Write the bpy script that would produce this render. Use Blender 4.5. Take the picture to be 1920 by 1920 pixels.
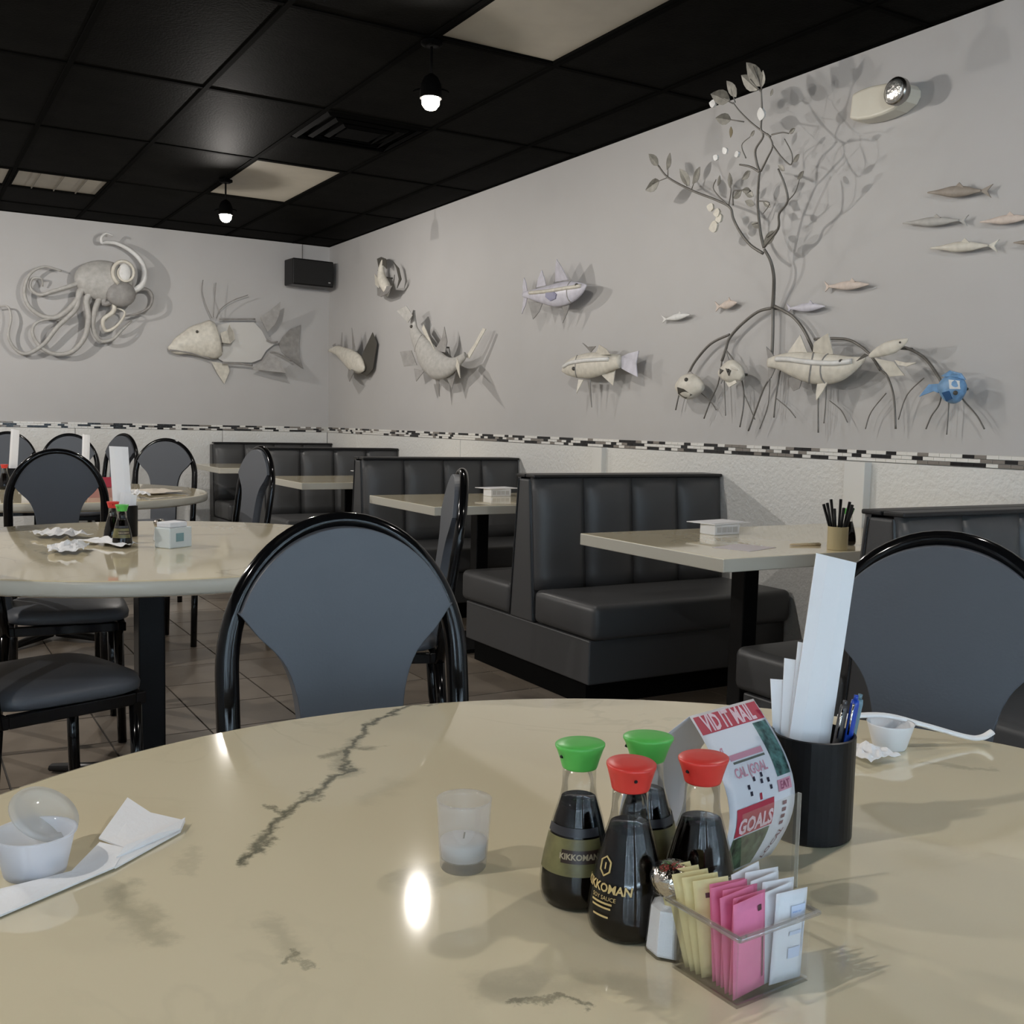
import bpy, bmesh, math, random
from mathutils import Vector, Matrix
random.seed(7)
PI = math.pi
for o in list(bpy.data.objects):
    bpy.data.objects.remove(o, do_unlink=True)
scene = bpy.context.scene
C = scene.collection

# ---------------------------------------------------------------- camera
cam_data = bpy.data.cameras.new('camera')
cam = bpy.data.objects.new('camera', cam_data)
C.objects.link(cam)
cam_data.sensor_width = 36.0
cam_data.lens = 36.8472
cam_data.clip_start = 0.02
M3 = Matrix(((0.860587, 0.022887, -0.508789), (-0.508764, 0.084576, -0.856741), (0.023423, 0.996154, 0.084429)))
cam.matrix_world = Matrix.Translation((0, 0, 1.16)) @ M3.to_4x4()
scene.camera = cam

# ---------------------------------------------------------------- exposure, world, daylight
scene.view_settings.view_transform = 'Standard'
scene.view_settings.look = 'None'
scene.view_settings.gamma = 1.0
scene.view_settings.use_curve_mapping = False
scene.view_settings.exposure = 0.06
world = bpy.data.worlds.new('overcast_sky')
scene.world = world
world.use_nodes = True
world.node_tree.nodes['Background'].inputs[0].default_value = (0.72, 0.84, 1.0, 1)
world.node_tree.nodes['Background'].inputs[1].default_value = 1.0

XL, XR, YF, YB, ZC = -3.6, 3.53, -2.6, 9.354, 2.74
WIN = [(-3.0, -0.5), (0.1, 3.1)]
WZ = (0.7, 2.35)
WINDOW_POWER = 540.0
LAMP_POWER = 70.0
for wx0, wx1 in WIN:
    ld = bpy.data.lights.new('window_daylight', 'AREA')
    ld.shape = 'RECTANGLE'
    ld.size = wx1 - wx0
    ld.size_y = WZ[1] - WZ[0]
    ld.energy = WINDOW_POWER
    ld.color = (0.63, 0.82, 1.0)
    lo = bpy.data.objects.new('window_daylight', ld)
    lo.location = ((wx0 + wx1) / 2, YF + 0.01, (WZ[0] + WZ[1]) / 2)
    lo.rotation_euler = (PI / 2, 0, PI)     # shines towards +y, into the room
    C.objects.link(lo)

# ---------------------------------------------------------------- materials
MATS = {}
def nt(m): return m.node_tree.nodes, m.node_tree.links
def mat(name, col, rough=0.5, metal=0.0, spec=0.5, coat=0.0, emit=None, estr=0.0, noise=0.0, nscale=20.0, bump=0.0, bscale=60.0, trans=0.0, ior=1.45, sheen=0.0):
    if name in MATS: return MATS[name]
    m = bpy.data.materials.new(name); m.use_nodes = True
    N, L = nt(m)
    b = N['Principled BSDF']
    b.inputs['Base Color'].default_value = (*col, 1)
    b.inputs['Roughness'].default_value = rough
    b.inputs['Metallic'].default_value = metal
    b.inputs['Specular IOR Level'].default_value = spec
    b.inputs['Coat Weight'].default_value = coat
    b.inputs['Coat Roughness'].default_value = 0.08
    b.inputs['Transmission Weight'].default_value = trans
    b.inputs['IOR'].default_value = ior
    b.inputs['Sheen Weight'].default_value = sheen
    if emit:
        b.inputs['Emission Color'].default_value = (*emit, 1)
        b.inputs['Emission Strength'].default_value = estr
    tc = N.new('ShaderNodeTexCoord')
    if noise:
        n = N.new('ShaderNodeTexNoise'); n.inputs['Scale'].default_value = nscale; n.inputs['Detail'].default_value = 4
        L.new(tc.outputs['Object'], n.inputs['Vector'])
        r = N.new('ShaderNodeMapRange'); r.inputs['From Min'].default_value = 0.3; r.inputs['From Max'].default_value = 0.7
        r.inputs['To Min'].default_value = 1 - noise; r.inputs['To Max'].default_value = 1 + noise
        L.new(n.outputs['Fac'], r.inputs['Value'])
        mx = N.new('ShaderNodeMix'); mx.data_type = 'RGBA'; mx.blend_type = 'MULTIPLY'; mx.inputs[0].default_value = 1
        mx.inputs[6].default_value = (*col, 1)
        L.new(r.outputs['Result'], mx.inputs[7]); L.new(mx.outputs[2], b.inputs['Base Color'])
    if bump:
        n2 = N.new('ShaderNodeTexNoise'); n2.inputs['Scale'].default_value = bscale; n2.inputs['Detail'].default_value = 3
        L.new(tc.outputs['Object'], n2.inputs['Vector'])
        bp = N.new('ShaderNodeBump'); bp.inputs['Strength'].default_value = bump; bp.inputs['Distance'].default_value = 0.01
        L.new(n2.outputs['Fac'], bp.inputs['Height']); L.new(bp.outputs['Normal'], b.inputs['Normal'])
    MATS[name] = m
    return m

def clear_mat(name, tint=(1, 1, 1), refl=0.06, haze=0.0, hcol=(0.8, 0.8, 0.8), edge=0.5):
    """thin clear plastic or glass: see-through with a fresnel sheen and some haze"""
    if name in MATS: return MATS[name]
    m = bpy.data.materials.new(name); m.use_nodes = True
    N, L = nt(m); N.remove(N['Principled BSDF']); out = N['Material Output']
    tr = N.new('ShaderNodeBsdfTransparent'); tr.inputs[0].default_value = (*tint, 1)
    gl = N.new('ShaderNodeBsdfGlossy'); gl.inputs['Roughness'].default_value = 0.04
    lw = N.new('ShaderNodeLayerWeight'); lw.inputs['Blend'].default_value = 0.25
    mr = N.new('ShaderNodeMapRange'); mr.inputs['To Min'].default_value = refl; mr.inputs['To Max'].default_value = edge
    L.new(lw.outputs['Fresnel'], mr.inputs['Value'])
    mx = N.new('ShaderNodeMixShader'); L.new(mr.outputs[0], mx.inputs[0]); L.new(tr.outputs[0], mx.inputs[1]); L.new(gl.outputs[0], mx.inputs[2])
    last = mx
    if haze:
        df = N.new('ShaderNodeBsdfDiffuse'); df.inputs[0].default_value = (*hcol, 1)
        tl = N.new('ShaderNodeBsdfTranslucent'); tl.inputs[0].default_value = (*hcol, 1)
        ad = N.new('ShaderNodeMixShader'); ad.inputs[0].default_value = 0.5; L.new(df.outputs[0], ad.inputs[1]); L.new(tl.outputs[0], ad.inputs[2])
        m2 = N.new('ShaderNodeMixShader'); m2.inputs[0].default_value = haze
        L.new(mx.outputs[0], m2.inputs[1]); L.new(ad.outputs[0], m2.inputs[2]); last = m2
    L.new(last.outputs[0], out.inputs['Surface'])
    MATS[name] = m
    return m

def bulb_mat():
    """glowing clear bulb: light from the filament inside passes through it"""
    if 'lit_bulb' in MATS: return MATS['lit_bulb']
    m = bpy.data.materials.new('lit_bulb'); m.use_nodes = True
    N, L = nt(m); N.remove(N['Principled BSDF']); out = N['Material Output']
    tr = N.new('ShaderNodeBsdfTransparent')
    em = N.new('ShaderNodeEmission'); em.inputs[0].default_value = (1.0, 0.88, 0.66, 1); em.inputs[1].default_value = 26.0
    ad = N.new('ShaderNodeAddShader'); L.new(tr.outputs[0], ad.inputs[0]); L.new(em.outputs[0], ad.inputs[1])
    L.new(ad.outputs[0], out.inputs['Surface'])
    MATS['lit_bulb'] = m
    return m

def marble_mat(name, veins=None):
    """cream laminate with soft grey-green veins"""
    if name in MATS: return MATS[name]
    m = bpy.data.materials.new(name); m.use_nodes = True
    N, L = nt(m); b = N['Principled BSDF']
    tc = N.new('ShaderNodeTexCoord')
    def math_(op, a, c=None):
        n = N.new('ShaderNodeMath'); n.operation = op
        for i, v in enumerate((a, c)):
            if v is None: continue
            if hasattr(v, 'links'): L.new(v, n.inputs[i])
            else: n.inputs[i].default_value = v
        return n.outputs[0]
    def vec(op, a, c=None, out=0):
        n = N.new('ShaderNodeVectorMath'); n.operation = op
        for i, v in enumerate((a, c)):
            if v is None: continue
            if hasattr(v, 'links'): L.new(v, n.inputs[i])
            else: n.inputs[i].default_value = v
        return n.outputs[out]
    w = N.new('ShaderNodeTexNoise'); w.inputs['Scale'].default_value = 22; w.inputs['Detail'].default_value = 8; w.inputs['Roughness'].default_value = 0.65
    L.new(tc.outputs['Object'], w.inputs['Vector'])
    off = vec('MULTIPLY', vec('SUBTRACT', w.outputs['Color'], (0.5, 0.5, 0.5)), (0.07, 0.07, 0.0))
    p = vec('ADD', tc.outputs['Object'], off)
    p = vec('MULTIPLY', p, (1, 1, 0))
    total = None
    for pts, wid, s in (veins or []):
        for a, c in zip(pts, pts[1:]):
            ba = Vector((c[0] - a[0], c[1] - a[1], 0))
            pa = vec('SUBTRACT', p, (a[0], a[1], 0))
            d = vec('DOT_PRODUCT', pa, (ba.x, ba.y, 0), 1)
            h = N.new('ShaderNodeMath'); h.operation = 'MULTIPLY'; h.use_clamp = True; h.inputs[1].default_value = 1 / ba.length_squared; L.new(d, h.inputs[0])
            q = N.new('ShaderNodeVectorMath'); q.operation = 'SCALE'; q.inputs[0].default_value = (ba.x, ba.y, 0); L.new(h.outputs[0], q.inputs['Scale'])
            dist = vec('LENGTH', vec('SUBTRACT', pa, q.outputs[0]), None, 1)
            mr = N.new('ShaderNodeMapRange'); mr.interpolation_type = 'SMOOTHSTEP'
            mr.inputs['From Min'].default_value = 0; mr.inputs['From Max'].default_value = wid
            mr.inputs['To Min'].default_value = s; mr.inputs['To Max'].default_value = 0
            L.new(dist, mr.inputs['Value'])
            total = mr.outputs[0] if total is None else math_('MAXIMUM', total, mr.outputs[0])
    # faint general veining
    g = N.new('ShaderNodeTexNoise'); g.inputs['Scale'].default_value = 3.2; g.inputs['Detail'].default_value = 6
    g.inputs['Distortion'].default_value = 1.2
    L.new(tc.outputs['Object'], g.inputs['Vector'])
    band = math_('ABSOLUTE', math_('SUBTRACT', g.outputs['Fac'], 0.5))
    mr = N.new('ShaderNodeMapRange'); mr.interpolation_type = 'SMOOTHSTEP'; mr.inputs['From Max'].default_value = 0.02
    mr.inputs['To Min'].default_value = 0.10 if veins else 0.3; mr.inputs['To Max'].default_value = 0
    L.new(band, mr.inputs['Value'])
    g2 = N.new('ShaderNodeTexNoise'); g2.inputs['Scale'].default_value = 2.0; L.new(tc.outputs['Object'], g2.inputs['Vector'])
    gm = N.new('ShaderNodeMapRange'); gm.inputs['From Min'].default_value = 0.45; gm.inputs['From Max'].default_value = 0.65; L.new(g2.outputs['Fac'], gm.inputs['Value'])
    faint = math_('MULTIPLY', mr.outputs[0], gm.outputs[0])
    total = faint if total is None else math_('MAXIMUM', total, faint)
    n3 = N.new('ShaderNodeTexNoise'); n3.inputs['Scale'].default_value = 40; n3.inputs['Detail'].default_value = 5; L.new(tc.outputs['Object'], n3.inputs['Vector'])
    t2 = N.new('ShaderNodeMapRange'); t2.inputs['From Min'].default_value = 0.3; t2.inputs['From Max'].default_value = 0.6; t2.inputs['To Min'].default_value = 0.8; L.new(n3.outputs['Fac'], t2.inputs['Value'])
    total = math_('MULTIPLY', total, t2.outputs[0])
    base = N.new('ShaderNodeMix'); base.data_type = 'RGBA'
    base.inputs[6].default_value = (0.70, 0.615, 0.42, 1); base.inputs[7].default_value = (0.76, 0.685, 0.50, 1)
    L.new(g2.outputs['Fac'], base.inputs[0])
    mx = N.new('ShaderNodeMix'); mx.data_type = 'RGBA'; mx.inputs[7].default_value = (0.030, 0.042, 0.034, 1)
    L.new(total, mx.inputs[0]); L.new(base.outputs[2], mx.inputs[6]); L.new(mx.outputs[2], b.inputs['Base Color'])
    b.inputs['Roughness'].default_value = 0.06
    b.inputs['Specular IOR Level'].default_value = 0.5
    b.inputs['Coat Weight'].default_value = 0.3; b.inputs['Coat Roughness'].default_value = 0.03
    MATS[name] = m
    return m

# colours
WALLP = mat('wall_paint', (0.455, 0.447, 0.442), 0.55, noise=0.02, nscale=3, bump=0.03, bscale=250)
CEIL = mat('ceiling_black', (0.0042, 0.0041, 0.0036), 0.6, spec=0.012, noise=0.3, nscale=6, bump=0.15, bscale=90)
GRID = mat('grid_black', (0.0030, 0.0030, 0.0027), 0.7, spec=0.008)
MATTE = mat('matte_black', (0.0022, 0.0022, 0.0022), 0.7, spec=0.02)
LENS = mat('troffer_lens', (0.32, 0.295, 0.245), 0.5, noise=0.05, nscale=8)
FRP = mat('wall_panel_white', (0.66, 0.66, 0.64), 0.45, bump=0.55, bscale=55)
STRIPM = mat('white_strip', (0.66, 0.66, 0.64), 0.4)
BLK = mat('mosaic_black', (0.012, 0.012, 0.014), 0.15)
WHT = mat('mosaic_white', (0.72, 0.71, 0.68), 0.2)
GRY = mat('mosaic_grey', (0.22, 0.20, 0.18), 0.2)
GROUT = mat('mosaic_grout', (0.5, 0.49, 0.46), 0.8)
FLOORG = mat('floor_grout', (0.045, 0.04, 0.035), 0.8)
TILES = [mat('floor_tile_%d' % i, c, 0.3, noise=0.14, nscale=5, bump=0.05, bscale=20) for i, c in enumerate([(0.20, 0.165, 0.13), (0.18, 0.15, 0.12), (0.225, 0.19, 0.155)])]
VINYL = mat('grey_vinyl', (0.060, 0.061, 0.063), 0.42, bump=0.04, bscale=180)
VINYLC = mat('chair_vinyl', (0.080, 0.088, 0.103), 0.45, bump=0.04, bscale=220)
VINYLT = mat('black_vinyl_piping', (0.01, 0.01, 0.011), 0.4)
BLACKM = mat('black_enamel', (0.004, 0.004, 0.0045), 0.10, spec=0.35)
BLACKP = mat('black_plastic', (0.006, 0.006, 0.0065), 0.36, spec=0.22)
KICK = mat('black_kick', (0.004, 0.004, 0.004), 0.6, spec=0.06)
MARB = marble_mat('cream_marble_laminate')
EDGE = mat('table_edge_band', (0.52, 0.50, 0.43), 0.3)
PAPER = mat('white_paper', (0.80, 0.80, 0.82), 0.7)
NAPK = mat('napkin_paper', (0.82, 0.82, 0.83), 0.85, bump=0.1, bscale=200)
CREAM = mat('art_cream', (0.62, 0.59, 0.52), 0.45, noise=0.12, nscale=30)
ARTG = mat('art_grey', (0.42, 0.41, 0.39), 0.5, noise=0.12, nscale=30)
ARTF = mat('art_fin_grey', (0.27, 0.26, 0.25), 0.5, noise=0.15, nscale=25)
ARTW = mat('art_white', (0.70, 0.70, 0.69), 0.45, noise=0.08, nscale=30)
ARTL = mat('art_lavender', (0.56, 0.55, 0.62), 0.4, noise=0.1, nscale=30)
ARTP = mat('art_peach', (0.62, 0.53, 0.47), 0.5, noise=0.1, nscale=40)
ARTT = mat('art_tan', (0.30, 0.26, 0.22), 0.5, noise=0.1, nscale=40)
ARTD = mat('art_dark', (0.07, 0.065, 0.055), 0.45)
ARTB = mat('art_blue', (0.17, 0.33, 0.55), 0.4, noise=0.2, nscale=40)
ARTDB = mat('art_deep_blue', (0.03, 0.10, 0.25), 0.4)
STEEL = mat('art_steel', (0.17, 0.16, 0.145), 0.45, metal=0.3, noise=0.15, nscale=20)
LEAF = mat('leaf_steel', (0.16, 0.155, 0.135), 0.4, metal=0.3, noise=0.3, nscale=40)
OLIVE = mat('leaf_brown', (0.15, 0.12, 0.06), 0.5)
BODYP = mat('art_panel', (0.56, 0.55, 0.53), 0.5)

# ---------------------------------------------------------------- mesh helpers
def crom(pts, n=6):
    pts = [Vector(p) for p in pts]
    if len(pts) < 3: return pts
    out = []
    for i in range(len(pts) - 1):
        p0 = pts[max(i - 1, 0)]; p1 = pts[i]; p2 = pts[i + 1]; p3 = pts[min(i + 2, len(pts) - 1)]
        for k in range(n):
            t = k / n
            out.append(0.5 * ((2 * p1) + (p2 - p0) * t + (2 * p0 - 5 * p1 + 4 * p2 - p3) * t * t + (3 * p1 - p0 - 3 * p2 + p3) * t ** 3))
    out.append(pts[-1])
    return out

class MB:
    def __init__(s): s.bm = bmesh.new()
    def box(s, x0, x1, y0, y1, z0, z1):
        v = [s.bm.verts.new(p) for p in ((x0, y0, z0), (x1, y0, z0), (x1, y1, z0), (x0, y1, z0), (x0, y0, z1), (x1, y0, z1), (x1, y1, z1), (x0, y1, z1))]
        for f in ((3, 2, 1, 0), (4, 5, 6, 7), (0, 1, 5, 4), (1, 2, 6, 5), (2, 3, 7, 6), (3, 0, 4, 7)):
            s.bm.faces.new([v[i] for i in f])
        return s
    def rings(s, rings, closed=True, caps=True):
        vs = [[s.bm.verts.new(p) for p in r] for r in rings]
        n = len(vs[0])
        for a, b in zip(vs, vs[1:]):
            for i in range(n if closed else n - 1):
                j = (i + 1) % n
                s.bm.faces.new((a[i], a[j], b[j], b[i]))
        if caps:
            s.bm.faces.new(list(reversed(vs[0]))); s.bm.faces.new(vs[-1])
        return s
    def lathe(s, prof, seg=28, c=(0, 0), caps=True, sx=1.0, sy=1.0):
        return s.rings([[(c[0] + r * sx * math.cos(2 * PI * i / seg), c[1] + r * sy * math.sin(2 * PI * i / seg), z) for i in range(seg)] for r, z in prof], True, caps)
    def tube(s, pts, r, seg=8, up=None, caps=True):
        """r: number, list of numbers, or list of (across, along-up) half sizes"""
        pts = [Vector(p) for p in pts]
        n = len(pts)
        rs = r if isinstance(r, (list, tuple)) else [r] * n
        rings = []
        prev = None
        for i, p in enumerate(pts):
            t = (pts[min(i + 1, n - 1)] - pts[max(i - 1, 0)])
            t = t.normalized() if t.length > 1e-9 else Vector((0, 0, 1))
            if up is not None:
                nrm = Vector(up) - t * t.dot(Vector(up)); nrm.normalize()
            elif prev is None:
                a = Vector((0, 0, 1)) if abs(t.z) < 0.9 else Vector((1, 0, 0))
                nrm = (a - t * t.dot(a)).normalized()
            else:
                nrm = (prev - t * t.dot(prev)).normalized()
            prev = nrm
            bi = t.cross(nrm)
            rr = rs[i]
            ra, rb = (rr if isinstance(rr, (list, tuple)) else (rr, rr))
            rings.append([p + bi * (ra * math.cos(2 * PI * k / seg)) + nrm * (rb * math.sin(2 * PI * k / seg)) for k in range(seg)])
        return s.rings(rings, True, caps)
    def prism(s, poly, f0, f1):
        """poly: 2D points; f0, f1: functions 2D -> 3D for the two faces"""
        a = [s.bm.verts.new(f0(*p)) for p in poly]; b = [s.bm.verts.new(f1(*p)) for p in poly]
        n = len(poly)
        s.bm.faces.new(a); s.bm.faces.new(list(reversed(b)))
        for i in range(n):
            j = (i + 1) % n
            s.bm.faces.new((a[j], a[i], b[i], b[j]))
        return s
    def ball(s, c, r, u=12, v=8, sc=(1, 1, 1)):
        m = Matrix.Translation(c) @ Matrix.Diagonal((r * sc[0], r * sc[1], r * sc[2], 1))
        bmesh.ops.create_uvsphere(s.bm, u_segments=u, v_segments=v, radius=1, matrix=m)
        return s
    def mesh(s, name, smooth=False):
        bmesh.ops.recalc_face_normals(s.bm, faces=s.bm.faces[:])
        me = bpy.data.meshes.new(name); s.bm.to_mesh(me); s.bm.free()
        if smooth:
            for p in me.polygons: p.use_smooth = True
        return me
    def done(s, name, m, parent=None, smooth=False, bevel=0.0, seg=2, auto=None):
        o = link(name, s.mesh(name, smooth), m, parent)
        if bevel:
            md = o.modifiers.new('bevel', 'BEVEL'); md.width = bevel; md.segments = seg; md.limit_method = 'ANGLE'; md.angle_limit = 0.7
            md.harden_normals = False
        return o

def link(name, me, m, parent=None):
    o = bpy.data.objects.new(name, me)
    C.objects.link(o)
    if m is not None and me is not None and hasattr(me, 'materials') and len(me.materials) == 0:
        me.materials.append(m)
    if parent is not None: o.parent = parent
    return o
def tag(o, label, cat, group=None, kind=None):
    o['label'] = label; o['category'] = cat
    if group: o['group'] = group
    if kind: o['kind'] = kind
    return o
def thing(name, label, cat, loc=(0, 0, 0), rz=0.0, group=None):
    o = bpy.data.objects.new(name, None); C.objects.link(o)
    o.empty_display_size = 0.05
    o.location = loc; o.rotation_euler = (0, 0, rz)
    return tag(o, label, cat, group)
def struct(o):
    o['kind'] = 'structure'; return o
KIDS = {}
def dup(root, loc, rz, label, group=None):
    if root.name not in KIDS:
        KIDS[root.name] = [(c, list(c.children)) for c in root.children]
    r = root.copy(); C.objects.link(r); r.location = loc; r.rotation_euler = (0, 0, rz); r['label'] = label
    if group: r['group'] = group
    for c, gs in KIDS[root.name]:
        k = c.copy(); C.objects.link(k); k.parent = r
        for g in gs:
            q = g.copy(); C.objects.link(q); q.parent = k
    return r
def text_mesh(body, size, align='CENTER', bold=0.0):
    cu = bpy.data.curves.new('lettering', 'FONT'); cu.body = body; cu.size = size; cu.align_x = align; cu.align_y = 'CENTER'
    cu.offset = bold; cu.resolution_u = 2
    o = bpy.data.objects.new('lettering', cu); C.objects.link(o)
    bpy.context.view_layer.update()
    me = bpy.data.meshes.new_from_object(o.evaluated_get(bpy.context.evaluated_depsgraph_get()))
    bpy.data.objects.remove(o, do_unlink=True); bpy.data.curves.remove(cu)
    me.materials.clear()
    return me
def lettering(body, size, m, parent, f, bold=0.0, align='CENTER', sub=0, name='lettering'):
    """flat lettering bent onto a surface: f maps (x, y) to a point"""
    me = text_mesh(body, size, align, bold)
    if sub:
        bm = bmesh.new(); bm.from_mesh(me)
        bmesh.ops.triangulate(bm, faces=bm.faces[:]); bmesh.ops.subdivide_edges(bm, edges=[e for e in bm.edges if e.calc_length() > size * 0.35], cuts=sub)
        bm.to_mesh(me); bm.free()
    for v in me.vertices: v.co = f(v.co.x, v.co.y)
    me.name = name
    return link(name, me, m, parent)

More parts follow.
